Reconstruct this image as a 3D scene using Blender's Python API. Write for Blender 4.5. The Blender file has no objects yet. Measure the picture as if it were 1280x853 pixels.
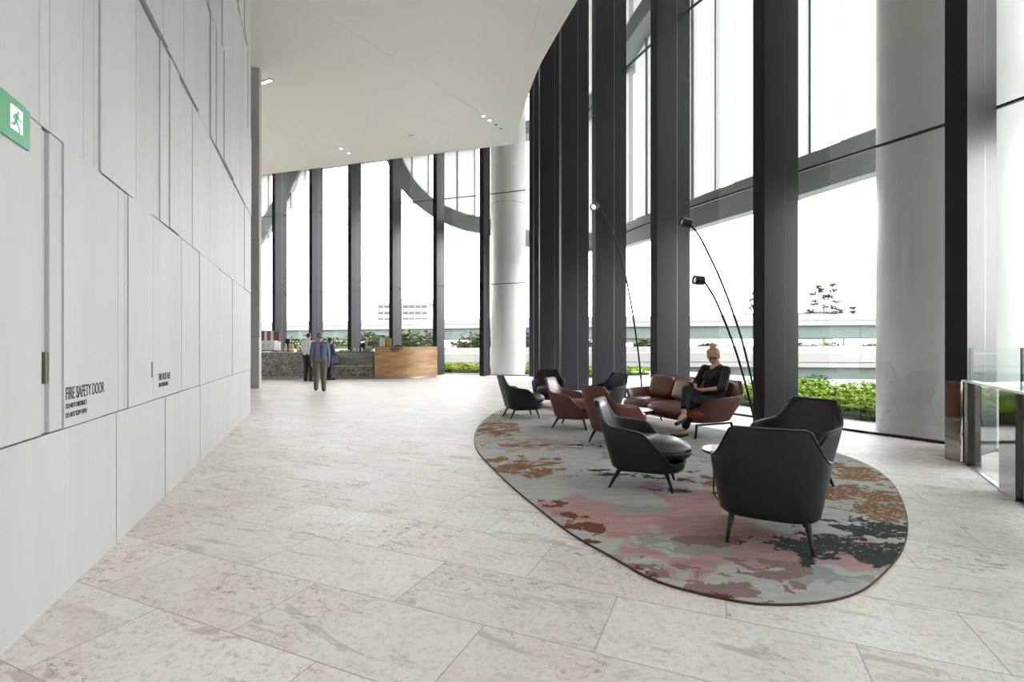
SKY = 7.8; EXPO = 0.35
import bpy, math, random
import numpy as np
from mathutils import Vector, Matrix
random.seed(7)
C = bpy.context.scene.collection
PI = math.pi
H_EYE = 1.25

# ------------------------------------------------------------ mesh helpers
class MB:
    """collects shapes; build() links them as one mesh object"""
    def __init__(s): s.v = []; s.f = []
    def add(s, vs, fs, M=None):
        b = len(s.v)
        for p in vs:
            p = Vector(p)
            if M is not None: p = M @ p
            s.v.append(tuple(p))
        s.f += [tuple(b+i for i in f) for f in fs]
        return s
    def box(s, x0, x1, y0, y1, z0, z1, M=None):
        vs = [(x0,y0,z0),(x1,y0,z0),(x1,y1,z0),(x0,y1,z0),(x0,y0,z1),(x1,y0,z1),(x1,y1,z1),(x0,y1,z1)]
        return s.add(vs, [(0,3,2,1),(4,5,6,7),(0,1,5,4),(1,2,6,5),(2,3,7,6),(3,0,4,7)], M)
    def prism(s, poly, z0, z1, M=None):
        n = len(poly)
        vs = [(p[0],p[1],z0) for p in poly] + [(p[0],p[1],z1) for p in poly]
        fs = [tuple(range(n))[::-1], tuple(range(n,2*n))] + [(i,(i+1)%n,n+(i+1)%n,n+i) for i in range(n)]
        return s.add(vs, fs, M)
    def rings(s, rings, cap0=True, cap1=True, M=None):
        n = len(rings[0]); vs = [p for r in rings for p in r]; fs = []
        for k in range(len(rings)-1):
            for i in range(n):
                j = (i+1) % n
                fs.append((k*n+i, k*n+j, (k+1)*n+j, (k+1)*n+i))
        if cap0: fs.append(tuple(range(n))[::-1])
        if cap1: fs.append(tuple((len(rings)-1)*n+i for i in range(n)))
        return s.add(vs, fs, M)
    def lathe(s, prof, n=32, M=None):
        return s.rings([[(r*math.cos(2*PI*i/n), r*math.sin(2*PI*i/n), z) for i in range(n)] for r, z in prof], True, True, M)
    def tube(s, pts, rad, n=10, M=None, closed=False):
        pts = [Vector(p) for p in pts]; N = len(pts)
        if not hasattr(rad, '__len__'): rad = [rad]*N
        rs = []; up = None
        for k, p in enumerate(pts):
            if closed: t = pts[(k+1)%N]-pts[(k-1)%N]
            else: t = pts[min(k+1,N-1)]-pts[max(k-1,0)]
            t.normalize()
            if up is None: up = t.orthogonal().normalized()
            a = (up - t*up.dot(t))
            if a.length < 1e-6: a = t.orthogonal()
            a.normalize(); up = a; b = t.cross(a)
            rs.append([p + (a*math.cos(2*PI*i/n)+b*math.sin(2*PI*i/n))*rad[k] for i in range(n)])
        if closed: rs.append(rs[0])
        return s.rings(rs, not closed, not closed, M)
    def caps(s, p0, r0, p1, r1, n=14):
        """tapered capsule"""
        p0 = Vector(p0); p1 = Vector(p1); t = p1-p0
        if t.length < 1e-6: t = Vector((0,0,1e-4))
        d = t.normalized(); a = d.orthogonal().normalized(); b = d.cross(a); rs = []
        for k in range(1,6):
            f = k*PI/10
            rs.append([p0 - d*r0*math.cos(f) + (a*math.cos(2*PI*i/n)+b*math.sin(2*PI*i/n))*r0*math.sin(f) for i in range(n)])
        for k in range(5,0,-1):
            f = k*PI/10
            rs.append([p1 + d*r1*math.cos(f) + (a*math.cos(2*PI*i/n)+b*math.sin(2*PI*i/n))*r1*math.sin(f) for i in range(n)])
        return s.rings(rs)
    def ell(s, c, r, M=None, n=18, m=12):
        rs = []
        for k in range(1,m):
            f = -PI/2 + PI*k/m
            rs.append([(c[0]+r[0]*math.cos(f)*math.cos(2*PI*i/n), c[1]+r[1]*math.cos(f)*math.sin(2*PI*i/n), c[2]+r[2]*math.sin(f)) for i in range(n)])
        return s.rings(rs, True, True, M)
    def build(s, name, mat, parent=None, smooth=False, bevel=0, remesh=0, smooth_it=4, subsurf=0, rot=None, loc=None):
        me = bpy.data.meshes.new(name); me.from_pydata(s.v, [], s.f); me.validate(); me.update()
        o = bpy.data.objects.new(name, me); C.objects.link(o)
        if remesh:
            m = o.modifiers.new('r','REMESH'); m.mode = 'VOXEL'; m.voxel_size = remesh
            m = o.modifiers.new('s','SMOOTH'); m.iterations = smooth_it; m.factor = .5
            dg = bpy.context.evaluated_depsgraph_get(); me2 = bpy.data.meshes.new_from_object(o.evaluated_get(dg))
            o.modifiers.clear(); o.data = me2; bpy.data.meshes.remove(me); me = me2; me.name = name
            smooth = True
        if bevel:
            m = o.modifiers.new('b','BEVEL'); m.width = bevel; m.segments = 2; m.limit_method = 'ANGLE'; m.angle_limit = .6
        if subsurf:
            m = o.modifiers.new('ss','SUBSURF'); m.levels = subsurf; m.render_levels = subsurf
        if mat is not None:
            me.materials.clear(); me.materials.append(mat)
        if smooth: me.shade_smooth()
        if rot is not None: o.rotation_euler = rot
        if loc is not None: o.location = loc
        if parent is not None: o.parent = parent
        return o
def tag(o, label=None, cat=None, group=None, kind=None):
    if label: o['label'] = label
    if cat: o['category'] = cat
    if group: o['group'] = group
    if kind: o['kind'] = kind
    return o
def empty(name, loc=(0,0,0), rz=0):
    o = bpy.data.objects.new(name, None); C.objects.link(o); o.location = loc; o.rotation_euler = (0,0,rz); o.empty_display_size = .1
    return o
def kids(o): return [x for x in C.objects if x.parent is o]
def copy_tree(o, parent=None, mats=None):
    c = o.copy(); C.objects.link(c); c.parent = parent
    for ch in kids(o): copy_tree(ch, c)
    return c
def yaw(f): return math.atan2(-f[0], f[1])
def text_mesh(txt, size, name, mat, parent=None, M=None, xs=1.0, ext=.001, align='LEFT', fatten=0):
    cu = bpy.data.curves.new('t','FONT'); cu.body = txt; cu.size = size; cu.extrude = ext; cu.align_x = align; cu.offset = fatten
    o = bpy.data.objects.new('t', cu); C.objects.link(o)
    dg = bpy.context.evaluated_depsgraph_get(); me = bpy.data.meshes.new_from_object(o.evaluated_get(dg))
    bpy.data.objects.remove(o); bpy.data.curves.remove(cu)
    T = Matrix.Diagonal((xs,1,1,1))
    me.transform((M @ T) if M is not None else T)
    o = bpy.data.objects.new(name, me); C.objects.link(o); me.materials.clear(); me.materials.append(mat)
    if parent is not None: o.parent = parent
    return o

# ------------------------------------------------------------ materials
def mat(name, col, rough=.6, metal=0, spec=.5, noise=None, bump=None, emit=None, coat=0):
    m = bpy.data.materials.new(name); m.use_nodes = True; nt = m.node_tree; b = nt.nodes['Principled BSDF']
    b.inputs['Base Color'].default_value = (*col,1); b.inputs['Roughness'].default_value = rough
    b.inputs['Metallic'].default_value = metal; b.inputs['Specular IOR Level'].default_value = spec
    b.inputs['Coat Weight'].default_value = coat
    if emit: b.inputs['Emission Color'].default_value = (*emit[0],1); b.inputs['Emission Strength'].default_value = emit[1]
    if noise or bump:
        tc = nt.nodes.new('ShaderNodeTexCoord')
    if noise:                       # (scale, amount, (sx,sy,sz))
        mp = nt.nodes.new('ShaderNodeMapping'); mp.inputs['Scale'].default_value = noise[2]
        n = nt.nodes.new('ShaderNodeTexNoise'); n.inputs['Scale'].default_value = noise[0]; n.inputs['Detail'].default_value = 5
        r = nt.nodes.new('ShaderNodeMapRange'); r.inputs[1].default_value = .3; r.inputs[2].default_value = .7
        r.inputs[3].default_value = 1-noise[1]; r.inputs[4].default_value = 1+noise[1]
        mx = nt.nodes.new('ShaderNodeVectorMath'); mx.operation = 'SCALE'; mx.inputs[0].default_value = col
        nt.links.new(tc.outputs['Object'], mp.inputs[0]); nt.links.new(mp.outputs[0], n.inputs[0]); nt.links.new(n.outputs[0], r.inputs[0])
        nt.links.new(r.outputs[0], mx.inputs['Scale']); nt.links.new(mx.outputs[0], b.inputs['Base Color'])
    if bump:                        # (scale, strength)
        n = nt.nodes.new('ShaderNodeTexNoise'); n.inputs['Scale'].default_value = bump[0]; n.inputs['Detail'].default_value = 4
        bp = nt.nodes.new('ShaderNodeBump'); bp.inputs['Strength'].default_value = bump[1]; bp.inputs['Distance'].default_value = .01
        nt.links.new(tc.outputs['Object'], n.inputs[0]); nt.links.new(n.outputs[0], bp.inputs['Height']); nt.links.new(bp.outputs[0], b.inputs['Normal'])
    return m
def glass(name, tint, ior=1.5, rough=0.0):
    m = bpy.data.materials.new(name); m.use_nodes = True; nt = m.node_tree; nt.nodes.clear()
    o = nt.nodes.new('ShaderNodeOutputMaterial'); t = nt.nodes.new('ShaderNodeBsdfTransparent'); t.inputs[0].default_value = (*tint,1)
    g = nt.nodes.new('ShaderNodeBsdfGlossy'); g.inputs['Roughness'].default_value = rough
    fr = nt.nodes.new('ShaderNodeFresnel'); fr.inputs[0].default_value = ior; mx = nt.nodes.new('ShaderNodeMixShader')
    # same air-side Fresnel on both faces of the thin pane
    geo = nt.nodes.new('ShaderNodeNewGeometry'); lw = nt.nodes.new('ShaderNodeMath'); lw.operation = 'MULTIPLY'
    inv = nt.nodes.new('ShaderNodeMath'); inv.operation = 'SUBTRACT'; inv.inputs[0].default_value = 1
    nt.links.new(geo.outputs['Backfacing'], inv.inputs[1]); nt.links.new(fr.outputs[0], lw.inputs[0]); nt.links.new(inv.outputs[0], lw.inputs[1])
    nt.links.new(lw.outputs[0], mx.inputs[0]); nt.links.new(t.outputs[0], mx.inputs[1]); nt.links.new(g.outputs[0], mx.inputs[2]); nt.links.new(mx.outputs[0], o.inputs[0])
    return m
M = {}
M['panel'] = mat('pale_stone_panel', (.475,.463,.455), .62, noise=(1.2,.045,(3,3,.35)))
M['panel_gap'] = mat('panel_gap', (.09,.088,.085), .9)
M['ceiling'] = mat('ceiling_plaster', (.80,.78,.715), .85, noise=(.5,.015,(1,1,1)))
M['white'] = mat('white_paint', (.74,.735,.72), .7)
M['fin'] = mat('dark_anodised_metal', (.018,.0175,.023), .42, .1, spec=.25, noise=(.6,.05,(1,1,.2)))
M['fin_line'] = mat('fin_joint_metal', (.12,.12,.14), .3, .6)
M['frame'] = mat('dark_frame', (.03,.033,.035), .4, .3)
M['glass'] = glass('facade_glass', (.95,.97,.96), 2.1)
M['rail_glass'] = glass('balustrade_glass', (.93,.975,.955), 1.6)
M['case_glass'] = glass('display_glass', (.97,.98,.98), 1.4)
M['bronze'] = mat('polished_bronze', (.075,.07,.066), .08, .95)
M['bronze_light'] = mat('polished_pale_bronze', (.42,.38,.35), .06, 1)
M['rail'] = mat('glass_edge_rail', (.35,.42,.34), .2, .5)
M['black_leather'] = mat('black_leather', (.018,.018,.024), .34, spec=.5, bump=(45,.12))
M['black_shell'] = mat('black_saddle_leather', (.015,.0148,.019), .48, spec=.35, bump=(90,.06))
M['brown_leather'] = mat('brown_leather', (.155,.046,.024), .36, spec=.6, noise=(3,.12,(1,1,1)), bump=(40,.12))
M['brown_shell'] = mat('brown_saddle_leather', (.125,.042,.030), .42, noise=(2,.08,(1,1,1)))
M['leg'] = mat('dark_leg_metal', (.035,.03,.03), .4, .5)
M['black_metal'] = mat('black_metal', (.012,.012,.013), .4, .4)
M['table_top'] = mat('pale_marble_top', (.62,.6,.58), .2, noise=(6,.1,(1,1,1)))
M['lamp_glow'] = mat('lamp_glow', (1,.85,.6), .5, emit=((1,.66,.32),3.5))
M['spot_glow'] = mat('spot_glow', (1,.9,.7), .5, emit=((1,.88,.66),12))
M['slot_glow'] = mat('slot_glow', (1,.85,.6), .5, emit=((1,.76,.42),5))
M['dark_hole'] = mat('dark_downlight', (.02,.02,.02), .6)
M['sign_green'] = mat('sign_green', (.022,.17,.07), .35, emit=((.03,.34,.12),.25))
M['sign_white'] = mat('sign_white', (.8,.85,.8), .4, emit=((.8,.9,.82),.5))
M['letter'] = mat('black_lettering', (.025,.025,.027), .6)
M['skin'] = mat('skin', (.56,.33,.24), .5, noise=(20,.03,(1,1,1)))
M['hair_blonde'] = mat('blonde_hair', (.50,.33,.17), .5, noise=(30,.25,(1,1,.15)), bump=(60,.5))
M['hair_dark'] = mat('dark_hair', (.03,.022,.018), .5)
M['hair_grey'] = mat('grey_hair', (.18,.165,.15), .6)
M['blouse'] = mat('black_blouse', (.016,.015,.018), .8, bump=(30,.3))
M['trouser_black'] = mat('black_trousers', (.012,.012,.016), .8, bump=(14,.3))
M['shoe'] = mat('black_shoe', (.015,.013,.013), .4)
M['phone'] = mat('phone_case', (.05,.01,.015), .3)
M['shirt_white'] = mat('white_shirt', (.62,.64,.64), .8)
M['shirt_blue'] = mat('blue_grey_shirt', (.13,.15,.24), .8)
M['navy'] = mat('navy_cloth', (.045,.05,.1), .8)
M['khaki'] = mat('khaki_cloth', (.13,.115,.09), .8)
M['concrete'] = mat('pale_concrete', (.21,.21,.20), .8, noise=(.4,.06,(1,1,1)))
M['girder'] = mat('green_grey_girder', (.085,.115,.10), .8, noise=(.15,.12,(1,1,1)))
M['column'] = mat('white_column', (.82,.845,.82), .45)
M['fascia'] = mat('grey_green_fascia', (.33,.365,.355), .5, .1)
M['paving'] = mat('terrace_paving', (.52,.52,.53), .6, noise=(1,.04,(1,1,1)))
M['asphalt'] = mat('pale_road', (.16,.165,.15), .8)
M['soil'] = mat('dark_soil', (.03,.055,.012), .9)
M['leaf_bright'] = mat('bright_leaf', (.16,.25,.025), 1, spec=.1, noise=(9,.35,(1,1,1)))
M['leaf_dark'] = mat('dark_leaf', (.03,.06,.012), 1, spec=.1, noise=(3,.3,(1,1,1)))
M['leaf_mid'] = mat('mid_leaf', (.05,.072,.028), 1, spec=.1, noise=(2,.3,(1,1,1)))
M['trunk'] = mat('trunk', (.16,.12,.09), .9)
M['glass_dark'] = mat('far_window_glass', (.03,.04,.055), .3)
M['plastic_white'] = mat('white_plastic', (.65,.65,.63), .4)
M['paper'] = mat('white_paper', (.7,.69,.66), .7)
M['yellow'] = mat('yellow_print', (.5,.42,.06), .5)
M['juice'] = mat('yellow_drink', (.55,.4,.08), .25)
M['brown_bag'] = mat('brown_paper_bag', (.26,.13,.09), .8)
M['red_bag'] = mat('dull_red_bag', (.25,.06,.07), .7)
M['steel'] = mat('brushed_steel', (.4,.4,.41), .3, .8)
M['pastry'] = mat('pastry', (.42,.27,.12), .7)
M['salad'] = mat('salad', (.25,.38,.08), .7)
M['bench_dark'] = mat('dark_bench', (.05,.055,.06), .4)

def translucent_white():
    m = bpy.data.materials.new('fritted_white_panel'); m.use_nodes = True; nt = m.node_tree; nt.nodes.clear()
    o = nt.nodes.new('ShaderNodeOutputMaterial'); d = nt.nodes.new('ShaderNodeBsdfDiffuse'); t = nt.nodes.new('ShaderNodeBsdfTranslucent'); mx = nt.nodes.new('ShaderNodeMixShader')
    d.inputs[0].default_value = (.8,.82,.82,1); t.inputs[0].default_value = (.60,.61,.61,1); mx.inputs[0].default_value = .8
    nt.links.new(d.outputs[0], mx.inputs[1]); nt.links.new(t.outputs[0], mx.inputs[2]); nt.links.new(mx.outputs[0], o.inputs[0])
    return m
M['frit'] = translucent_white()

class NG:
    """small node-graph helper"""
    def __init__(s, name):
        s.m = bpy.data.materials.new(name); s.m.use_nodes = True; s.nt = s.m.node_tree; s.b = s.nt.nodes['Principled BSDF']
        s.tc = s.nt.nodes.new('ShaderNodeTexCoord').outputs['Object']
    def n(s, t, **k):
        x = s.nt.nodes.new(t)
        for a, v in k.items(): setattr(x, a, v)
        return x
    def put(s, sock, v):
        if hasattr(v, 'is_output'): s.nt.links.new(v, sock)
        else:
            sock.default_value = (*v,1) if (hasattr(v,'__len__') and len(v) == 3 and sock.type == 'RGBA') else v
    def mapping(s, scale=(1,1,1), rz=0, loc=(0,0,0), src=None):
        x = s.n('ShaderNodeMapping'); x.inputs['Scale'].default_value = scale; x.inputs['Rotation'].default_value = (0,0,rz); x.inputs['Location'].default_value = loc
        s.put(x.inputs[0], src or s.tc); return x.outputs[0]
    def noise(s, vec, scale, detail=4, rough=.55, dist=0):
        x = s.n('ShaderNodeTexNoise'); s.put(x.inputs['Vector'], vec); x.inputs['Scale'].default_value = scale; x.inputs['Detail'].default_value = detail
        x.inputs['Roughness'].default_value = rough; x.inputs['Distortion'].default_value = dist; return x.outputs[0]
    def vor(s, vec, scale, out='Distance', feat='F1'):
        x = s.n('ShaderNodeTexVoronoi', feature=feat); s.put(x.inputs['Vector'], vec); x.inputs['Scale'].default_value = scale; return x.outputs[out]
    def rng(s, v, a, b, c=0, d=1):
        x = s.n('ShaderNodeMapRange'); s.put(x.inputs[0], v)
        for i, q in enumerate((a,b,c,d)): x.inputs[i+1].default_value = q
        return x.outputs[0]
    def mth(s, op, a, b=0):
        x = s.n('ShaderNodeMath', operation=op); s.put(x.inputs[0], a); s.put(x.inputs[1], b); return x.outputs[0]
    def mix(s, f, a, b):
        x = s.n('ShaderNodeMix', data_type='RGBA'); s.put(x.inputs[0], f); s.put(x.inputs[6], a); s.put(x.inputs[7], b); return x.outputs[2]
    def blob(s, cx, cy, rx, ry, rz=0):
        """1 inside an ellipse on the floor, 0 outside, soft"""
        v = s.n('ShaderNodeVectorMath', operation='SUBTRACT'); s.put(v.inputs[0], s.tc); v.inputs[1].default_value = (cx,cy,0)
        mp = s.mapping((1/rx,1/ry,0), rz, src=v.outputs[0]) if not rz else None
        if rz:
            r = s.n('ShaderNodeVectorRotate', rotation_type='Z_AXIS'); s.put(r.inputs['Vector'], v.outputs[0]); r.inputs['Angle'].default_value = -rz
            mp = s.mapping((1/rx,1/ry,0), 0, src=r.outputs[0])
        l = s.n('ShaderNodeVectorMath', operation='LENGTH'); s.put(l.inputs[0], mp)
        return s.rng(l.outputs['Value'], 1.25, .35)

def floor_mat():
    g = NG('pale_granite_floor')
    ang = math.radians(23.4)
    v = g.mapping((1,1,1), ang)          # u along the slab length, v across
    # big square-cut slabs, half bond
    br = g.n('ShaderNodeTexBrick'); g.put(br.inputs['Vector'], g.mapping((1,1,1), ang, (-.01+.5,.5,0)))
    br.offset = .5; br.inputs['Scale'].default_value = 1; br.inputs['Brick Width'].default_value = 1.0; br.inputs['Row Height'].default_value = .495
    br.inputs['Mortar Size'].default_value = .003; br.inputs['Mortar Smooth'].default_value = .1; br.inputs['Bias'].default_value = 0
    br.inputs['Color1'].default_value = (0,0,0,1); br.inputs['Color2'].default_value = (1,1,1,1); br.inputs['Mortar'].default_value = (.5,.5,.5,1)
    slab = br.outputs['Color']; mort = br.outputs['Fac']
    off = g.n('ShaderNodeVectorMath', operation='SCALE'); g.put(off.inputs[0], slab); off.inputs['Scale'].default_value = 9
    vv = g.n('ShaderNodeVectorMath', operation='ADD'); g.put(vv.inputs[0], v); g.put(vv.inputs[1], off.outputs[0]); vv = vv.outputs[0]
    cloud = g.noise(vv, 1.3, 6, .68, .9)
    band = g.noise(g.mapping((.5,2.0,1), .5, src=vv), 1.1, 6, .62, 1.2)
    speck = g.noise(vv, 38, 5, .7)
    pit = g.noise(g.mapping((1,1.7,1), .3, src=vv), 17, 6, .75, .8)
    base = g.mix(g.rng(cloud,.35,.65), (.79,.765,.74), (.71,.645,.595))
    base = g.mix(g.mth('MULTIPLY', g.rng(band,.48,.72), .55), base, (.76,.755,.745))
    base = g.mix(g.mth('MULTIPLY', g.rng(band,.40,.28), .55), base, (.52,.465,.41))
    base = g.mix(g.mth('MULTIPLY', g.rng(speck,.50,.62), .38), base, (.34,.33,.32))
    mask = g.rng(g.noise(vv, 1.3, 4, .6, .5), .46, .62)
    base = g.mix(g.mth('MULTIPLY', g.mth('MULTIPLY', g.rng(pit,.55,.60), mask), .8), base, (.17,.165,.16))
    base = g.mix(g.mth('MULTIPLY', g.rng(pit,.38,.30), .5), base, (.74,.73,.71))
    vein = g.noise(g.mapping((.6,2.6,1), .9, src=vv), 2.4, 8, .68, 1.6)
    base = g.mix(g.mth('MULTIPLY', g.rng(vein,.56,.62), .6), base, (.36,.315,.275))
    base = g.mix(g.mth('MULTIPLY', slab, .33), base, (.50,.45,.40))
    base = g.mix(g.mth('MULTIPLY', mort, .7), base, (.26,.23,.20))
    g.put(g.b.inputs['Base Color'], base)
    g.put(g.b.inputs['Roughness'], g.rng(speck,.3,.7,.42,.58)); g.b.inputs['Specular IOR Level'].default_value = .2
    return g.m
M['floor'] = floor_mat()

def rug_mat():
    g = NG('patterned_carpet')
    st = g.mapping((1,1.0,1), 0)
    wob = g.n('ShaderNodeTexNoise'); g.put(wob.inputs['Vector'], g.tc); wob.inputs['Scale'].default_value = 9; wob.inputs['Detail'].default_value = 3
    w = g.n('ShaderNodeVectorMath', operation='MULTIPLY_ADD'); g.put(w.inputs[0], wob.outputs['Color']); w.inputs[1].default_value = (.16,.16,0); g.put(w.inputs[2], g.tc); w = w.outputs[0]
    A = g.noise(w, 1.5, 3, .5, .3)                # grey-green / pink
    fine = g.noise(g.mapping((.5,1.6,1), src=g.tc), 9, 4, .6)
    leaf = g.noise(g.mapping((.9,1.25,1), src=w), 4.6, 5, .62, .35)
    leaf2 = g.noise(g.mapping((1,1.1,1), loc=(7,3,0), src=w), 5.2, 5, .62, .35)
    sp = g.vor(g.mapping((1,1.3,1), src=w), 21)
    grey = g.mix(g.rng(fine,.35,.65), (.34,.35,.325), (.44,.437,.42))
    pink = g.mix(g.rng(fine,.35,.65), (.35,.20,.185), (.43,.28,.265))
    def reg(*bl):
        r = None
        for b in bl:
            x = g.blob(*b); r = x if r is None else g.mth('MAXIMUM', r, x)
        return r
    def patch(n, r, lo, sharp=.012):              # noise above a threshold that sinks inside the region
        t = g.mth('ADD', n, g.mth('MULTIPLY', r, .25))
        return g.mth('MULTIPLY', g.rng(t, lo, lo+sharp), g.rng(r, .03, .06))
    pr = reg((1.1,3.7,1.0,1.1),(.75,3.3,.6,.7),(2.75,4.7,.45,.35),(1.5,3.0,.9,.5))
    c = g.mix(g.rng(g.mth('ADD', A, g.mth('MULTIPLY', pr, .22)), .64, .68), grey, pink)
    pg = reg((1.05,3.05,.45,.25),(1.0,3.75,.35,.15),(1.75,2.6,.5,.25))
    c = g.mix(patch(leaf2, pg, .70), c, (.27,.295,.265))
    mv = reg((.35,6.3,.8,.6),(.3,8.8,.9,.5),(1.3,5.6,.5,.35),(2.6,5.6,.8,.4))
    c = g.mix(g.mth('MULTIPLY', patch(leaf2, mv, .68), .8), c, (.27,.215,.21))
    mv2 = reg((.72,2.72,.35,.16),(1.42,2.72,.3,.28),(1.0,2.5,.4,.12),(1.25,3.15,.3,.15))
    c = g.mix(patch(leaf, mv2, .68), c, (.22,.15,.145))
    bn = reg((-.25,7.5,.5,1.0),(.15,5.1,.5,.55),(.1,6.2,.6,.25),(.4,10.2,.8,.7),(-.1,9.0,.4,.35))
    c = g.mix(patch(leaf, bn, .675), c, g.mix(g.rng(fine,.4,.6), (.15,.068,.028), (.26,.135,.058)))
    b2 = reg((2.9,4.0,.45,.85),(3.3,4.9,.45,.6),(1.95,4.5,.3,.25),(2.6,4.2,.5,.25))
    c = g.mix(g.mth('MULTIPLY', patch(leaf2, b2, .645), g.rng(sp,.25,.33)), c, (.21,.10,.035))
    b3 = reg((.55,3.3,.16,.4),(.30,3.9,.2,.2),(.98,2.42,.22,.09),(.72,2.66,.12,.12),(2.2,2.82,.18,.18),(.42,3.55,.1,.3))
    c = g.mix(patch(leaf2, b3, .715), c, (.125,.042,.018))
    dk = reg((2.15,3.05,.62,.32),(2.6,3.3,.4,.3),(1.75,3.1,.2,.15))
    c = g.mix(g.mth('MULTIPLY', patch(leaf, dk, .635), g.rng(sp,.20,.27)), c, (.022,.034,.027))
    d2 = reg((1.5,4.6,.3,.2),(1.05,4.75,.35,.12),(.85,4.95,.35,.08),(1.35,4.25,.3,.1),(1.75,4.95,.25,.2),(1.0,6.2,.35,.15))
    c = g.mix(patch(leaf2, d2, .715), c, (.025,.034,.03))
    g.put(g.b.inputs['Base Color'], c); g.b.inputs['Roughness'].default_value = .92; g.b.inputs['Specular IOR Level'].default_value = .1; g.b.inputs['Sheen Weight'].default_value = .04; g.b.inputs['Sheen Roughness'].default_value = .4
    bp = g.n('ShaderNodeBump'); bp.inputs['Strength'].default_value = .4; bp.inputs['Distance'].default_value = .004
    g.put(bp.inputs['Height'], g.noise(g.tc, 160, 2)); g.put(g.b.inputs['Normal'], bp.outputs[0])
    return g.m
M['rug'] = rug_mat()
M['rug_edge'] = mat('carpet_binding', (.07,.035,.025), .9)

def wood_mat():
    g = NG('timber_boards')
    z = g.n('ShaderNodeSeparateXYZ'); g.put(z.inputs[0], g.tc)
    row = g.mth('FLOOR', g.mth('MULTIPLY', z.outputs['Z'], 9.5)); 
    cx = g.n('ShaderNodeCombineXYZ'); g.put(cx.inputs[0], g.mth('ADD', g.mth('MULTIPLY', z.outputs['X'], .8), g.mth('MULTIPLY', row, 3.7))); g.put(cx.inputs[2], row)
    t = g.noise(cx.outputs[0], 1.0, 2)
    gr = g.noise(g.mapping((1.2,1.2,22)), 2.2, 5, .6, .4)
    c = g.mix(g.rng(t,.35,.65), (.34,.18,.08), (.56,.35,.175)); c = g.mix(g.mth('MULTIPLY', g.rng(gr,.45,.7), .6), c, (.26,.125,.05))
    g.put(g.b.inputs['Base Color'], c); g.b.inputs['Roughness'].default_value = .4
    return g.m
M['wood'] = wood_mat()
def marble_mat():
    g = NG('dark_patterned_marble')
    v = g.n('ShaderNodeVectorMath', operation='MULTIPLY_ADD'); n = g.n('ShaderNodeTexNoise'); g.put(n.inputs['Vector'], g.tc); n.inputs['Scale'].default_value = 5
    g.put(v.inputs[0], n.outputs['Color']); v.inputs[1].default_value = (.25,.25,.25); g.put(v.inputs[2], g.tc)
    d = g.vor(v.outputs[0], 5.5, feat='DISTANCE_TO_EDGE'); s = g.noise(v.outputs[0], 9, 5, .7, 1)
    c = g.mix(g.rng(s,.4,.62), (.035,.033,.032), (.30,.27,.23)); c = g.mix(g.rng(d,.05,.01), c, (.42,.39,.34))
    g.put(g.b.inputs['Base Color'], c); g.b.inputs['Roughness'].default_value = .3
    return g.m
M['marble'] = marble_mat()
# ============================================================ THE SETTING
ORI = Vector((-2.08,1.99,0)); WD = Vector((-.3690,.9294,0)); WN = Vector((.9294,.3690,0))   # panelled wall: origin, direction, room side
WM = Matrix(((WD.x,0,WN.x,ORI.x),(WD.y,0,WN.y,ORI.y),(0,1,0,0),(0,0,0,1)))     # local (along, up, out) -> world
def wall_s(px):                     # distance along the wall of a joint measured in the photograph
    r = (px-640)/612; return (-2.08-1.99*r)/(r+.397)/.9294
S0, S1 = -6.2, wall_s(313)
rowz = [0, .84, 2.285, 3.77, 5.26, 6.75, 8.3, 9.9]
marks = {
 0: [-3.9,-2.6,-1.2,-.55]+[wall_s(x) for x in (48,87,145,160,185,206,228,250,268,285,300)],
 1: [-3.5,-2.1,-.9]+[wall_s(x) for x in (50,60,76,123,146,154,158,187,191,226,248,272,290,303)],
 2: [-4.2,-3,-1.7,-.7]+[wall_s(x) for x in (49,62,104,117,123,165,170,199,210,222,240,262,276,292,305)],
 3: [-4,-2.8,-1.5,-.3]+[wall_s(x) for x in (110,150,170,198,205,226,246,249,262,268,277,290,300)],
}
for k in range(4,7):
    p = S0+.5; L = []
    while p < S1-.2: L.append(p); p += random.choice((.12,.22,.3,.42,.5,.18,.36))
    marks[k] = L
depths = {}
wl = MB(); gp = MB(); dr = MB(); dr2 = MB()
gp.add([WM @ Vector(p) for p in [(S0,0,-.4),(S1,0,-.4),(S1,9.9,-.4),(S0,9.9,-.4),(S0,0,-.028),(S1-.01,0,-.028),(S1-.01,9.9,-.028),(S0,9.9,-.028)]],
       [(3,2,1,0),(4,5,6,7),(0,1,5,4),(1,2,6,5),(2,3,7,6),(3,0,4,7)])
sd, se = wall_s(50), wall_s(146); sf, sg = wall_s(187), wall_s(226)
for k in range(7):
    B = [S0]+marks[k]+[S1]; prev = 0
    for i in range(len(B)-1):
        a, b = B[i], B[i+1]
        hi = .012 if k < 2 else .016 if k == 2 else .034
        d = random.choice([0,0,.25,.5,1,.7])*hi
        if k == 0: d *= .5
        if abs(b-a) < .13 and k > 1: d = 0
        if k == 1 and a >= sd-.001 and b <= se+.001: d = [-.012,.004,.012,.006][min(3,int(i-B.index(sd)))] if a >= sd else d; tgt = dr
        elif k == 1 and a >= sf-.001 and b <= sg+.001: tgt = dr2; d = .004
        else: tgt = wl
        gz = .0045 if k < 2 else .006; gs = .0024 if k < 3 else .0045
        tgt.box(a+gs, b-gs, rowz[k]+(gz if k else 0), rowz[k+1]-gz, -.03, d, WM)
        prev = d
def fix(mb):                        # WM is a mirrored frame: turn faces outward
    mb.f = [f[::-1] for f in mb.f]; return mb
det = WM.to_3x3().determinant()
if det < 0:
    for x in (wl, dr, dr2): fix(x)
w0 = wl.build('wall_left', M['panel']); tag(w0, kind='structure')
wc = gp.build('wall_core', M['panel_gap'], w0)
d1 = dr.build('door_1', M['panel']); tag(d1, kind='structure')
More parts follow.
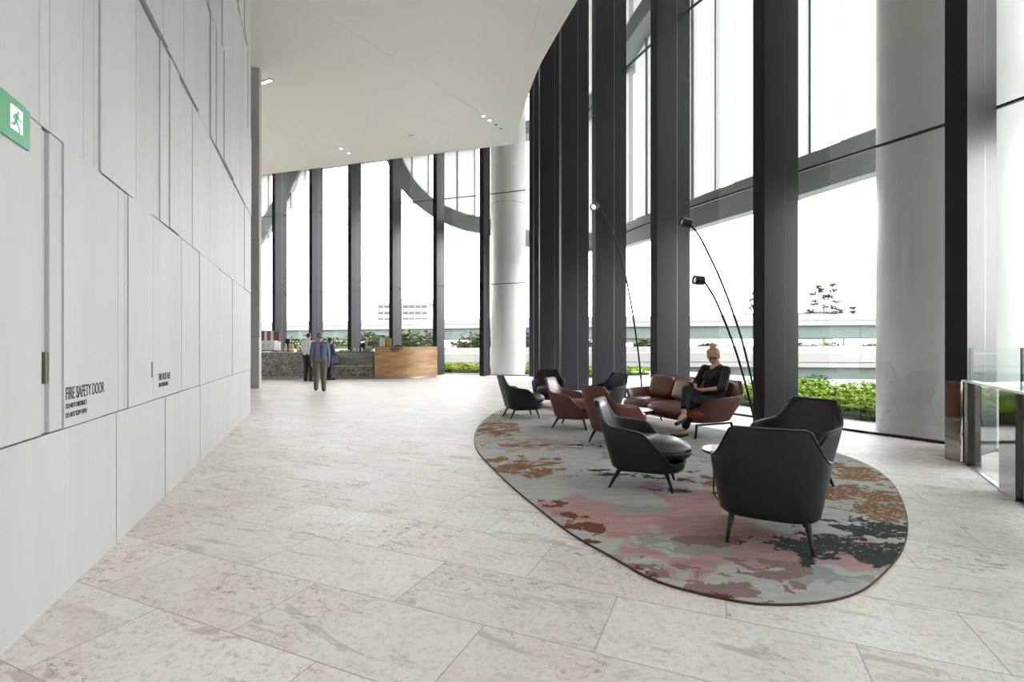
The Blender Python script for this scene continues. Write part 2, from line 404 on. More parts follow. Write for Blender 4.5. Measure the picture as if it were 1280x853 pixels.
d2 = dr2.build('door_2', M['panel']); tag(d2, kind='structure')
def wtext(txt, px, z, size, xs, par, name='lettering', out=.0135, fat=0):
    T = WM @ Matrix.Translation((wall_s(px), z, out))
    return text_mesh(txt, size, name, M['letter'], par, T, xs, .0006, fatten=fat)
wtext('FIRE SAFETY DOOR', 78, .985, .092, .60, d1, fat=.0006)
wtext('DO NOT OBSTRUCT', 78, .940, .036, .72, d1, fat=.0006)
wtext('DO NOT KEEP OPEN', 78, .893, .036, .72, d1, fat=.0006)
wtext('FIRE HOSE REEL', 197.5, .985, .079, .62, d2, out=.0055, fat=.0006)
wtext('FIRE EXTINGUISHER', 197.5, .930, .050, .60, d2, out=.0055, fat=.0006)
# recessed pulls
hb = MB(); a = wall_s(56.5); hp = []
for i in range(9): 
    t = PI/2 - PI*i/8
    hp.append((a+.012+.022*math.cos(t)*1.0, 1.155+.072*max(-1,min(1,math.sin(t)*1.05))))
hp = [(a-.004,1.23),(a+.022,1.23),(a+.032,1.215),(a+.036,1.19),(a+.036,1.12),(a+.032,1.095),(a+.022,1.08),(a-.004,1.08)]
n = len(hp); hb.add([WM @ Vector((p[0],p[1],-.02)) for p in hp]+[WM @ Vector((p[0],p[1],.0015)) for p in hp], [tuple(range(n,2*n)),tuple(range(n))[::-1]]+[(i,(i+1)%n,n+(i+1)%n,n+i) for i in range(n)])
hm = mat('pull_recess', (.12,.13,.09), .4, .6)
hb.build('door_pull', hm, d1)
hb = MB(); hb.box(wall_s(188.2), wall_s(189.8), 1.02, 1.14, -.01, .007, WM); hb.build('door_pull', M['bench_dark'], d2)

# further panelled wall beyond the opening
pw = MB(); pc = MB()
pc.box(-13.2,-7.83,15.14,15.24,0,9.88)
px_, cols = -13.2, []
zz = [0,1.6,3.1,4.6,6.2,7.8,9.88]
for k in range(6):
    x = -13.2; i = 0
    while x < -7.82:
        x2 = min(x+(.5,.3,.62,.42)[(i+k)%4], -7.8)
        if -7.8-x2 < .12: x2 = -7.8
        pw.box(x+.003, x2-.003, 15.12-(0,.012,.02)[(i+k)%3], 15.25, zz[k]+.006, zz[k+1]-.006); x = x2; i += 1
        if x2 >= -7.8: break
wb = pw.build('wall_far_left', M['panel']); tag(wb, kind='structure'); pc.build('wall_core', M['panel_gap'], wb)

# ---- façade path: outer points of the fins (glass line), inner tips
left_g = [(-11.96+2.172*k, 25.82-.6885*k) for k in range(-3,6)]
right_t = [(.75,21.3),(.84,19.0),(.93,16.65),(1.41,14.31),(2.01,12.04),(2.85,9.84),(3.90,7.74),(5.05,5.57),(6.0,3.1),(6.6,.75),(7.0,-1.6),(7.2,-4.0),(7.3,-6.4)]  # last bays lie unseen behind the camera, extended to brighten the near floor
FD = .85
Lt = Vector((2.172,-.6885)).normalized(); Ln = Vector((-Lt.y, Lt.x))          # outward normal of the left run
fins = []
for g in left_g: fins.append((Vector(g), -Ln, Lt, .80))
for i, t in enumerate(right_t):
    a = Vector(right_t[max(i-1,0)]); b = Vector(right_t[min(i+1,len(right_t)-1)]); tn = (b-a).normalized()
    if i == 0: tn = Vector((.06,-1)).normalized()
    nrm = Vector((-tn.y, tn.x))       # outward (to the right)
    if i == 7: nrm = Vector((.87,.49)).normalized(); tn = Vector((nrm.y,-nrm.x))
    fins.append((Vector(t)+nrm*FD, -nrm, tn, FD))
nL = len(left_g)
TOP = 18.5  # unseen upper height, raised so open sky above the screen lights the floor
for i, (g, inn, tn, dd) in enumerate(fins):
    w = .20
    Mx = Matrix(((inn.x,tn.x,0,g.x),(inn.y,tn.y,0,g.y),(0,0,1,0),(0,0,0,1)))
    b = MB(); b.box(0, dd*.40-.008, -w/2, w/2, 0, TOP, Mx); b.box(dd*.40+.008, dd, -w/2, w/2, 0, TOP, Mx)
    b.box(.01, dd-.012, -w/2+.012, w/2-.012, 0, TOP, Mx)
    if Mx.determinant() < 0: fix(b)
    f = b.build('trim_%d' % (i+1), M['fin']); tag(f, kind='structure')
    c = MB(); 
    for s in (-1,1): c.box(dd*.40-.006, dd*.40+.006, s*(w/2-.004)-.004, s*(w/2-.004)+.004, 0, TOP, Mx)
    if Mx.determinant() < 0: fix(c)
    c.build('joint_strip', M['fin_line'], f)
# ---- glass bays between fins
def seg_box(mb, p, q, th, z0, z1, off=0, ext=0):
    d = (q-p); L = d.length; d = d.normalized(); n_ = Vector((-d.y, d.x))
    Mx = Matrix(((d.x,n_.x,0,p.x+n_.x*off),(d.y,n_.y,0,p.y+n_.y*off),(0,0,1,0),(0,0,0,1)))
    mb.box(-ext, L+ext, -th/2, th/2, z0, z1, Mx)
pts = [f[0] for f in fins]
corner = Vector((1.62, 21.52))
for i in range(len(pts)-1):
    p, q = pts[i], pts[i+1]
    b = MB(); seg_box(b, p, q, .024, .03, TOP, .03)
    o = b.build('window_%d' % (i+1), M['glass']); tag(o, kind='structure')
    b = MB()
    for z in (4.15, 8.27, 12.4, 16.5): seg_box(b, p, q, .05, z-.014, z+.014, .03)
    b.build('transom', M['frame'], o)
    b = MB(); seg_box(b, p, q, .07, 0, .035, .03); b.build('sill_channel', M['frame'], o)

# ---- floor, ceilings, closing walls
fl = [(-18.6,28.3),(-18.6,-8.0)] + [(8.6,-8.0)] + [tuple(p) for p in pts[nL:][::-1]] + [tuple(p) for p in pts[:nL][::-1]]
b = MB(); b.prism([Vector(p) for p in fl], -.12, 0); o = b.build('floor', M['floor']); tag(o, kind='structure')
edge = [(7.0,-8.0),(6.9,-4.0),(6.1,-1.4),(5.6,.8),(5.0,3.1),(4.2,5.3),(3.3,7.5),(2.35,9.6),(1.98,10.9),(1.63,12.17),(1.22,13.6),(.83,15.1),(.55,16.8),(.36,18.3),(.22,19.9),(.12,20.78)]
es = []
for i in range(len(edge)-1):        # smooth the free edge of the soffit
    p0 = Vector(edge[max(i-1,0)]); p1 = Vector(edge[i]); p2 = Vector(edge[i+1]); p3 = Vector(edge[min(i+2,len(edge)-1)])
    for k in range(5):
        t = k/5; es.append(.5*((2*p1)+(p2-p0)*t+(2*p0-5*p1+4*p2-p3)*t*t+(3*p1-p0-3*p2+p3)*t**3))
es.append(Vector(edge[-1]))
cp = [Vector((-18.6,-8.0))] + es + [Vector((-12.7,24.55)), Vector((-18.6,26.3))]
b = MB(); b.prism(cp, 9.9, 10.9); o = b.build('ceiling', M['ceiling']); tag(o, kind='structure')
b = MB(); b.box(-19,10,-8.2,29,TOP,TOP+.3); o = b.build('ceiling_upper', M['ceiling']); tag(o, kind='structure')  # unseen; set high to let more sky light through the upper glass
b = MB(); b.box(-1.5,9.2,-8.2,-8.0,0,TOP); o = b.build('wall_back', M['white']); tag(o, kind='structure')  # unseen; set further back so added rear glazing lights the near floor
b = MB(); b.box(-18.8,-18.6,-8.2,29,0,TOP); o = b.build('wall_far_side', M['white']); tag(o, kind='structure')
b = MB(); b.box(-18.6,-1.5,-8.2,-8.0,0,TOP); o = b.build('wall_rear', M['white']); tag(o, kind='structure')
# faint soffit joints
b = MB()
for p, q in (((-1.25,17.9),(-6.6,10.2)),((-4.1,19.9),(-4.9,18.5)),((-7.7,21.5),(-10.4,18.2)),((.7,12.4),(.55,13.6)),((-.6,19.4),(-1.25,17.9))):
    seg_box(b, Vector(p), Vector(q), .012, 9.897, 9.9005)
o = b.build('trim_40', mat('soffit_joint', (.62,.605,.56), .9)); tag(o, kind='structure')
b = MB()
for x, y in ((-4.1,19.9),): 
    b.box(x-.12,x+.12,y-.02,y+.02,9.89,9.9)
o = b.build('trim_41', mat('soffit_slot', (.2,.2,.19), .9)); tag(o, kind='structure')

# ---- ceiling downlights
def downlight(x, y, lit, label):
    r = empty('ceiling_downlight', (x,y,9.9)); tag(r, label, 'ceiling light', 'recessed downlights in the white soffit')
    b = MB(); b.rings([[(.075*s*math.cos(2*PI*i/20), .075*s*math.sin(2*PI*i/20), z) for i in range(20)] for s, z in ((1,0),(1,-.012),(.8,-.014),(.78,-.004))], False, False); b.build('ring', M['white'], r)
    b = MB(); b.lathe([(.058,-.002),(.05,-.006)], 20); b.build('lens', M['spot_glow'] if lit else M['dark_hole'], r)
downlight(-1.06,18.25,1,'small lit round downlight in soffit, leftmost of the row of four near its tip')
downlight(-.85,18.6,1,'small lit round downlight in soffit, second from left of the four near its tip')
downlight(-.62,18.95,0,'small dark round downlight in soffit, third from left of the four near its tip')
downlight(-.44,19.3,0,'small dark round downlight in soffit, rightmost of the row of four near its tip')
downlight(-7.42,21.25,1,'small lit round downlight above cafe counter, left one of the pair')
downlight(-7.25,21.75,1,'small lit round downlight above cafe counter, right one of the pair')
r = empty('linear_light', (-8.2,16.0,9.9), math.radians(-27)); tag(r, 'warm glowing linear slot light in the soffit beside the pale panelled wall', 'ceiling light')
b = MB(); b.box(0,.52,-.07,.07,-.02,0); b.build('housing', M['dark_hole'], r)
b = MB()
for i in range(6): b.box(.03+.08*i,.095+.08*i,-.055,.055,-.024,-.018)
b.build('lens', M['slot_glow'], r)

# ---- exit sign on the panelled wall
sc_ = wall_s(34); r = empty('exit_sign', WM @ Vector((sc_-.18,2.12,.0))); tag(r, 'green emergency exit sign with white running figure on pale panelled wall', 'sign')
R = r.location
def wadd(par_mb, x0,x1,z0,z1,d0,d1):
    par_mb.box(sc_-.36+x0, sc_-.36+x1, 2.12+z0, 2.12+z1, d0, d1, WM)
b = MB(); wadd(b, 0,.345,0,.172,.002,.016); 
if det < 0: fix(b)
o = b.build('sign_body', M['sign_green']); o.parent = r; o.location = -R
b = MB(); wadd(b, .06,.32,.172,.181,.003,.013)
if det < 0: fix(b)
o = b.build('bracket', M['sign_green']); o.parent = r; o.location = -R
b = MB(); wadd(b, .195,.285,.045,.145,.0162,.0172)
if det < 0: fix(b)
o = b.build('door_symbol', M['sign_white']); o.parent = r; o.location = -R
def limb(mb, p, q, w):
    p = Vector(p); q = Vector(q); d = (q-p).normalized(); n_ = Vector((-d.y,d.x))*w/2
    c = [p-n_, q-n_, q+n_, p+n_]
    mb.add([WM @ Vector((sc_-.36+v.x, 2.12+v.y, z)) for z in (.0173,.0182) for v in c], [(3,2,1,0),(4,5,6,7),(0,1,5,4),(1,2,6,5),(2,3,7,6),(3,0,4,7)])
b = MB()
for p, q, w in (((.243,.118),(.232,.088),.018),((.232,.09),(.222,.068),.012),((.222,.068),(.198,.066),.010),((.233,.09),(.252,.072),.012),((.252,.072),(.262,.045),.011),
                ((.243,.115),(.222,.108),.008),((.222,.108),(.214,.09),.008),((.243,.115),(.256,.098),.008),((.256,.098),(.274,.098),.008)): limb(b, p, q, w)
limb(b, (.243,.127),(.257,.127),.014)
o = b.build('running_figure', M['sign_green']); o.parent = r; o.location = -R

# ============================================================ OUTSIDE
def offset_path(d):
    P = [pts[0]+(pts[0]-pts[1])*2] + [p for i, p in enumerate(pts) if i != nL] + [pts[-1]+(pts[-1]-pts[-2])*1.5]
    P[nL+1-0:nL+1] = [corner]
    out = []
    for i in range(len(P)):
        a = P[max(i-1,0)]; c = P[min(i+1,len(P)-1)]; t = (c-a).normalized(); n_ = Vector((-t.y,t.x)); out.append(P[i]+n_*d)
    return out
def smooth_path(P, it=2):
    for _ in range(it):
        Q = [P[0]]
        for i in range(len(P)-1): Q += [P[i]*.75+P[i+1]*.25, P[i]*.25+P[i+1]*.75]
        Q.append(P[-1]); P = Q
    return P
skin = smooth_path(offset_path(2.6), 3)
cum = [0]
for i in range(1,len(skin)): cum.append(cum[-1]+(skin[i]-skin[i-1]).length)
def at_s(s):
    for i in range(1,len(skin)):
        if cum[i] >= s or i == len(skin)-1:
            t = (s-cum[i-1])/(cum[i]-cum[i-1]); t = max(0,min(1,t)); d = (skin[i]-skin[i-1]).normalized(); return skin[i-1].lerp(skin[i], t), d
def hit(px):                        # where the sight line of a measured point meets the outer screen
    r = (px-640)/612
    for i in range(1,len(skin)):
        a, b_ = skin[i-1], skin[i]; fa = a.x-r*a.y; fb = b_.x-r*b_.y
        if fa*fb <= 0 and a.y > 1:
            t = fa/(fa-fb); p = a.lerp(b_, t); return cum[i-1]+t*(cum[i]-cum[i-1]), p.y
keys = []
for px, y in ((325,302),(338,285),(350,265),(362,243),(375,212),(482,196),(492,219),(505,240),(520,256),(540,271),(560,281),(580,288),(605,292),(655,308),(737,314),(783,308),(863,287),(941,264),(996,246),(1085,218)):
    h_ = hit(px); keys.append((h_[0], H_EYE+(435-y)*h_[1]/612))
print('keys', [(round(a,1),round(b,2)) for a,b in keys])
pk = [(keys[4][0]+.8, 12.1),(keys[4][0]+1.9,13.2),(keys[5][0]-1.9,13.2),(keys[5][0]-.8,12.3)]
kk = sorted([(keys[0][0]-8,4.2),(keys[0][0]-3,4.4)]+keys+[pk[1],pk[2]]+[(cum[-1],4.3)])
def zlow(s):
    for i in range(1,len(kk)):
        if s <= kk[i][0]: t = (s-kk[i-1][0])/(kk[i][0]-kk[i-1][0]+1e-9); t = max(0,t); return kk[i-1][1]*(1-t)+kk[i][1]*t
    return kk[-1][1]
def zl(s): return sum(zlow(s+d) for d in (-.3,-.15,0,.15,.3))/5
# fascia: a deep curved band with thickness
ds = .22; N = int(cum[-1]/ds); rings = []
for k in range(N+1):
    s = k*ds; p, d = at_s(s); n_ = Vector((-d.y,d.x)); z = zl(s); sl = (zl(s+.1)-zl(s-.1))/.2
    L = math.sqrt(1+sl*sl); nx, nz = -sl/L, 1/L; bw = .82
    p2, d2_ = at_s(s+nx*bw); z2 = z+nz*bw
    q = []
    for (pp, zz_, o_) in ((p,z,-.05),(p,z,.30),(p2,z2,.30),(p2,z2,-.05)):
        nn = n_; q.append((pp.x+nn.x*o_, pp.y+nn.y*o_, zz_))
    rings.append(q)
b = MB(); b.rings(rings); fb = b.build('outer_screen_band', M['fascia']); tag(fb, 'grey green curved band along the lower edge of the white outer screen', 'facade screen')
# white panels above the band, split by thin joints; upper band
M['joint'] = mat('screen_joint', (.25,.27,.27), .5); s = .3; i = 0
while s < cum[-1]-1.3:
    w = (1.05,.95)[i%2]; p, d = at_s(s); q, _ = at_s(s+w); z = max(zl(s),zl(s+w/2),zl(s+w))+.75
    z = min(zl(s), zl(s+w)) + .6
    n_ = Vector((-d.y,d.x)); p2 = p+n_*.12; q2 = q+n_*.12
    if z < 13 and i < 95:
        pn = MB(); seg_box(pn, p2, q2, .05, z, 15.5); po = pn.build('screen_panel', M['frit'], fb)
        jn = MB(); seg_box(jn, q2, q2+(q2-p2).normalized()*.05, .16, z, 15.5); jn.build('screen_joint', M['joint'], po)
    s += w+(.05,.62)[i%2]; i += 1
rings = []
for k in range(N+1):
    p, d = at_s(k*ds); n_ = Vector((-d.y,d.x)); rings.append([(p.x+n_.x*o_, p.y+n_.y*o_, z) for o_, z in ((-.5,11.7),(.4,11.7),(.4,12.35),(-.5,12.35))])
b = MB(); b.rings(rings); b.build('upper_band', M['fascia'], fb)

def column(x, y, r_, label):
    b = MB(); b.lathe([(r_,-.1),(r_,15.5)], 64); o = b.build('round_column', M['column']); o.location = (x,y,0); o.data.shade_smooth(); tag(o, label, 'column', kind='thing'); return o
def colx(x, y, r_, label):
    root = empty('round_column', (x,y,0)); tag(root, label, 'column', kind='thing')
    b = MB(); n=64; b.rings([[(r_*math.cos(2*PI*i/n), r_*math.sin(2*PI*i/n), z) for i in range(n)] for z in (-.1,4.0,4.02,8.1,8.12,12.2,15.5)]); b.build('shaft', M['column'], root, smooth=True)
    b = MB(); b.tube([(r_*1.001*math.cos(t), r_*1.001*math.sin(t), 8.1) for t in [2*PI*i/64 for i in range(64)]], .008, 6, closed=True); b.build('joint_ring', M['frame'], root)
colx(6.42, 7.2, .86, 'wide round white column outside the glass at right')
colx(-.18, 23.6, .84, 'distant round white column outside the glass, left of the dark fins')

# ground outside
near = [p for p in smooth_path(offset_path(9.5),1)]
poly = [Vector(p) for p in fl[3:]]          # along the glass
outp = near
ring = [p for p in outp]
tp = MB()
A_ = smooth_path(offset_path(-.02),1); B_ = near
for i in range(len(A_)-1): tp.add([(A_[i].x,A_[i].y,-.02),(A_[i+1].x,A_[i+1].y,-.02),(B_[i+1].x,B_[i+1].y,-.02),(B_[i].x,B_[i].y,-.02),
     (A_[i].x,A_[i].y,-.3),(A_[i+1].x,A_[i+1].y,-.3),(B_[i+1].x,B_[i+1].y,-3.2),(B_[i].x,B_[i].y,-3.2)], [(3,2,1,0),(4,5,6,7),(2,3,7,6),(0,1,5,4)])
o = tp.build('ground_terrace', M['paving']); tag(o, kind='structure')
b = MB(); b.box(-400,400,-120,700,-3.4,-3.0); o = b.build('ground_outside', M['asphalt']); tag(o, kind='structure')
# planted strip
def strip_pt(P, k, t0, off=None): return P[k].lerp(P[k+1], t0)
I_ = smooth_path(offset_path(1.5),2); O_ = smooth_path(offset_path(5.6),2)
b = MB()
rr = [[(I_[i].x,I_[i].y,-.02),(I_[i].x,I_[i].y,.07),(O_[i].x,O_[i].y,.07),(O_[i].x,O_[i].y,-.02)] for i in range(len(I_))]
b = MB(); k0 = max(i for i in range(len(I_)) if I_[i].y > 20.5); k1 = min(i for i in range(len(I_)) if I_[i].y < 13.6 and i > k0); b.rings(rr[:k0+1]); b.rings(rr[k1:]); o = b.build('planting_bed', M['soil']); tag(o, 'dark soil bed under the ground cover outside the glass', 'planting bed')
def leaf(mb, c, s, rnd):
    a = rnd.uniform(0,2*PI); t = rnd.uniform(-.9,.9); u = Vector((math.cos(a),math.sin(a),t*.6)).normalized(); v = u.cross(Vector((rnd.uniform(-.5,.5),rnd.uniform(-.5,.5),1))).normalized()
    c = Vector(c); u = u*s; v = v*s*.45
    i = len(mb.v); mb.v += [tuple(c-u), tuple(c+v), tuple(c+u), tuple(c-v)]; mb.f.append((i,i+1,i+2,i+3))
rnd = random.Random(3); b = MB(); b2 = MB()
for i in range(len(I_)-1):
    mid = (I_[i]+I_[i+1])/2
    if mid.y < 1.5 or 13.2 < mid.y < 20.5: continue
    L = (I_[i+1]-I_[i]).length; dens = 800 if mid.y < 14 else 330; n = int(L*4*dens*.8)
    for _ in range(n):
        t = rnd.random(); w = rnd.random()**1.1
        p = I_[i].lerp(I_[i+1], t).lerp(O_[i].lerp(O_[i+1], t), w)
        hh = .16 + .16*w + .10*math.sin(p.x*3.1)*math.cos(p.y*2.7) + .05*math.sin(p.x*11+p.y*7)
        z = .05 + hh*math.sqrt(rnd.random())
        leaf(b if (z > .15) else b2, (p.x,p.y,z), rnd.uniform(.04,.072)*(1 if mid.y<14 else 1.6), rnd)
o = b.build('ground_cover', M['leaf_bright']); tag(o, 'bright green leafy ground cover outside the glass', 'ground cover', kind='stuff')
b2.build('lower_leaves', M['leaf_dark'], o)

def bush(x, y, z, rx, rz, n, mleaf, label, group, name='shrub', trunk=0, size=.1, blobs=7, seed=0):
    rn = random.Random(seed); r = empty(name, (x,y,z)); tag(r, label, 'tree' if 'tree' in name else 'shrub', group)
    b = MB(); bl = [(rn.uniform(-.6,.6)*rx, rn.uniform(-.6,.6)*rx, trunk+rz*rn.uniform(.5,1.4), rn.uniform(.35,.6)) for _ in range(blobs)]
    for _ in range(n):
        c = rn.choice(bl); d = Vector((rn.gauss(0,1),rn.gauss(0,1),rn.gauss(0,1))).normalized()*rn.random()**.4*c[3]
        leaf(b, (c[0]+d.x*rx, c[1]+d.y*rx, max(.02,c[2]+d.z*rz)), size*rn.uniform(.6,1.3), rn)
    b.build('foliage', mleaf, r)
    b = MB(); b.tube([(0,0,-.1),(.05*rx,0,(trunk+rz)*.5),(0,.05*rx,trunk+rz*.9)], [.06*rx+.02,.045*rx+.015,.02*rx+.01], 7)
    for c in bl[:5]: b.tube([(0,0,(trunk+rz*.2)*.9),(c[0]*.6,c[1]*.6,c[2]*.8),(c[0],c[1],c[2])], [.025*rx+.008,.018*rx+.006,.008], 5)
    b.build('trunk', M['trunk'], r); return r
# small dark shrubs along the path edge
for k, (x, y, lab) in enumerate(((8.3,14.6,'small dark leafy shrub behind the ground cover, just left of the wide column'),(9.6,15.2,'small dark leafy shrub behind the ground cover, close to the wide column'),(7.6,13.2,'small dark leafy shrub behind the ground cover, middle of the right bay'))):
    bush(x, y, -.02, .55, .26, 260, M['leaf_dark'], lab, 'small shrubs beyond the ground cover', size=.07, seed=10+k)

# raised roads
def deck(name, P, zt, prof, label):
    r = empty(name, (P[0][0],P[0][1],0)); tag(r, label, 'elevated road'); R = Vector(r.location)
    P = smooth_path([Vector(p) for p in P], 2)
    for nm, m_, y0, y1, z0, z1 in prof:
        rg = []
        for i, p in enumerate(P):
            t = (P[min(i+1,len(P)-1)]-P[max(i-1,0)]).normalized(); n_ = Vector((-t.y,t.x)); 
            if n_.y < 0: n_ = -n_
            zz_ = zt(i/(len(P)-1))
            rg.append([(p.x+n_.x*a-R.x, p.y+n_.y*a-R.y, zz_+z) for a, z in ((y0,z0),(y1,z0),(y1,z1),(y0,z1))])
        b = MB(); b.rings(rg); b.build(nm, m_, r)
    return r
up = deck('elevated_road', [(-150,150),(-57,118),(0,101),(58,90),(120,84)], lambda t: 0,
     [('deck_girder', M['girder'], .6, 11, 3.1, 5.4),('deck_edge', M['concrete'], 0, 12, 5.4, 6.25),('parapet', M['concrete'], .1, .4, 6.35, 7.5),('parapet_gap', M['fascia'], .3, .6, 6.2, 6.4)],
     'upper concrete road bridge with green grey girder crossing behind the glass')
R = Vector(up.location)
for x, y in ((-92,130),(-30,113.5),(26,98.5),(75,91)):
    b = MB(); b.lathe([(1.3,-3),(1.3,3.0)], 24, Matrix.Translation((x-R.x,y-R.y+1,0))); b.box(x-R.x-3,x-R.x+3,y-R.y-.4,y-R.y+2.4,2.2,3.1); b.build('pier', M['concrete'], up)
lw = deck('elevated_road', [(-75,66),(-20,56),(5,51),(32,46),(80,40)], lambda t: -.55+.55*min(1,t*1.6),
     [('deck_girder', M['girder'], .5, 9, -1.75, -.62),('deck_edge', M['concrete'], 0, 10, -.62,-.2),('barrier', M['concrete'], .15, .45, -.1,.75),('road_surface', M['concrete'], .5, 9.5, -.3,-.12),('far_barrier', M['concrete'], 9.6, 9.9, .0,1.45),('side_rail', M['steel'], .2, .3, .78,.86)],
     'lower pale concrete road bridge just beyond the terrace')
R = Vector(lw.location)
for x, y in ((-40,60.5),(-8,54.2),(14,50),(38,45.6)):
    b = MB(); b.box(x-R.x-.6,x-R.x+.6,y-R.y+1,y-R.y+3,-3,-1.7); b.build('pier', M['concrete'], lw)
# trees beyond
k = 0
for x, y, rx, rz in ((-15,82,5,3.6),(-6,80,4.5,3.6),(-24,88,5,3.4),(-34,92,6,3.2),(-46,98,6,3.2),(3,86,5,3.6),(13,80,5,2.9),(23,78,5,2.6),(33,76,5,2.4),(43,72,5,2.4),(53,72,5,2.3)):
    k += 1
    bush(x, y, -3.0, rx*.95, rz, 3200, M['leaf_mid'], 'pale green leafy tree growing below the upper road bridge', 'trees below the upper road bridge', 'leafy_tree', trunk=.9, size=.5, seed=k, blobs=12)
for k, (x, y, hh, lab) in enumerate(((84,132,21,'tall sparse pine rising above the upper road bridge, right of the widest fin'),(70,138,20,'tall sparse pine rising above the upper road bridge, left of the widest fin'),(92,136,15,'lower spreading pine beyond the upper road bridge at right'))):
    r = empty('pine_tree', (x,y,-3)); tag(r, lab, 'tree', 'pines beyond the upper road bridge')
    rn = random.Random(50+k); b = MB(); t_ = MB(); t_.tube([(0,0,0),(.2,0,hh*.5),(0,0,hh)], [.35,.25,.08], 8)
    for q in range(14):
        z = hh*(.62+.38*q/14); a = q*2.4; L = 3.6*(1-.3*(q/14)); tip = (math.cos(a)*L, math.sin(a)*L, z+.7)
        t_.tube([(0,0,z-.5),(tip[0]*.6,tip[1]*.6,z),tip], [.12,.07,.03], 5)
        for _ in range(120):
            leaf(b, (tip[0]*rn.uniform(.6,1.15)+rn.gauss(0,.45), tip[1]*rn.uniform(.6,1.15)+rn.gauss(0,.45), tip[2]+rn.gauss(0,.3)), .42, rn)
    b.build('foliage', M['leaf_mid'], r); t_.build('trunk', M['trunk'], r)
# far building
r = empty('office_building', (-50,232,-3)); tag(r, 'distant pale office building with dark window bands above the road bridge', 'building')
b = MB(); b.box(-14,10,0,20,0,25.5); b.box(-9,11,2,18,25.5,28); b.build('wall', mat('far_wall', (.42,.44,.46), .8), r)
b = MB()
for q in range(7):
    z = 5+3*q; 
    for c in range(8): b2 = MB(); b2.box(-13.5+2.95*c,-10.9+2.95*c,-.15,.2,z,z+1.5); b2.build('window', M['glass_dark'], r)
r = empty('low_building', (96,160,-3)); tag(r, 'distant low building with reddish roof edge behind the pines', 'building')
b = MB(); b.box(2,9,0,12,0,16); b.build('wall', M['concrete'], r)
b = MB(); b.add([(1.5,-1,16),(9.5,-1,16),(9.5,13,16),(1.5,13,16),(3.5,5,17.4),(7.5,5,17.4)], [(3,2,1,0),(0,1,5,4),(2,3,4,5),(1,2,5),(3,0,4)]); b.build('roof', mat('far_roof', (.4,.25,.2), .8), r)
for c in range(5): b2 = MB(); b2.box(2.4+1.3*c,3.2+1.3*c,-.1,.2,13.2,14.8); b2.build('window', M['glass_dark'], r)
# ============================================================ FURNITURE
def rug():
    P = [(1.23,2.35),(.97,2.46),(.74,2.62),(.61,2.89),(.40,3.24),(.19,3.83),(0,4.37),(-.21,5.1),(-.42,5.85),(-.52,6.65),(-.54,7.6),(-.47,8.5),(-.30,9.55),(0,10.45),(.45,11.0),(1.0,11.0),(1.55,10.45),(2.05,9.6),(2.5,8.7),(2.95,7.8),(3.4,6.95),(3.75,6.2),(3.86,5.46),(3.62,4.72),(3.32,4.2),(2.88,3.56),(2.45,3.05),(2.08,2.72),(1.68,2.42)]
    P = [Vector(p) for p in P]
    for _ in range(3): P = [q for i in range(len(P)) for q in (P[i-1]*.25+P[i]*.75, P[i]*.75+P[(i+1)%len(P)]*.25)]
    area = sum(P[i-1].x*P[i].y-P[i].x*P[i-1].y for i in range(len(P)))
    if area < 0: P = P[::-1]
    c = sum(P, Vector((0,0)))/len(P)
    r = empty('rug', (0,0,0)); tag(r, 'large egg-shaped carpet patterned in grey, dusty pink, rust and dark green patches', 'rug')
    b = MB(); rg = []
    for s_, z in ((1,.001),(1,.011),(.9985,.014)):
        rg.append([(c.x+(p.x-c.x)*s_, c.y+(p.y-c.y)*s_, z) for p in P])
    b.rings(rg); b.build('pile', M['rug'], r)
    b = MB(); b.tube([(p.x,p.y,.006) for p in P], .0065, 6, closed=True); b.build('binding', M['rug_edge'], r)
rug()
RZ = .014
def smst(t): t = max(0,min(1,t)); return t*t*(3-2*t)
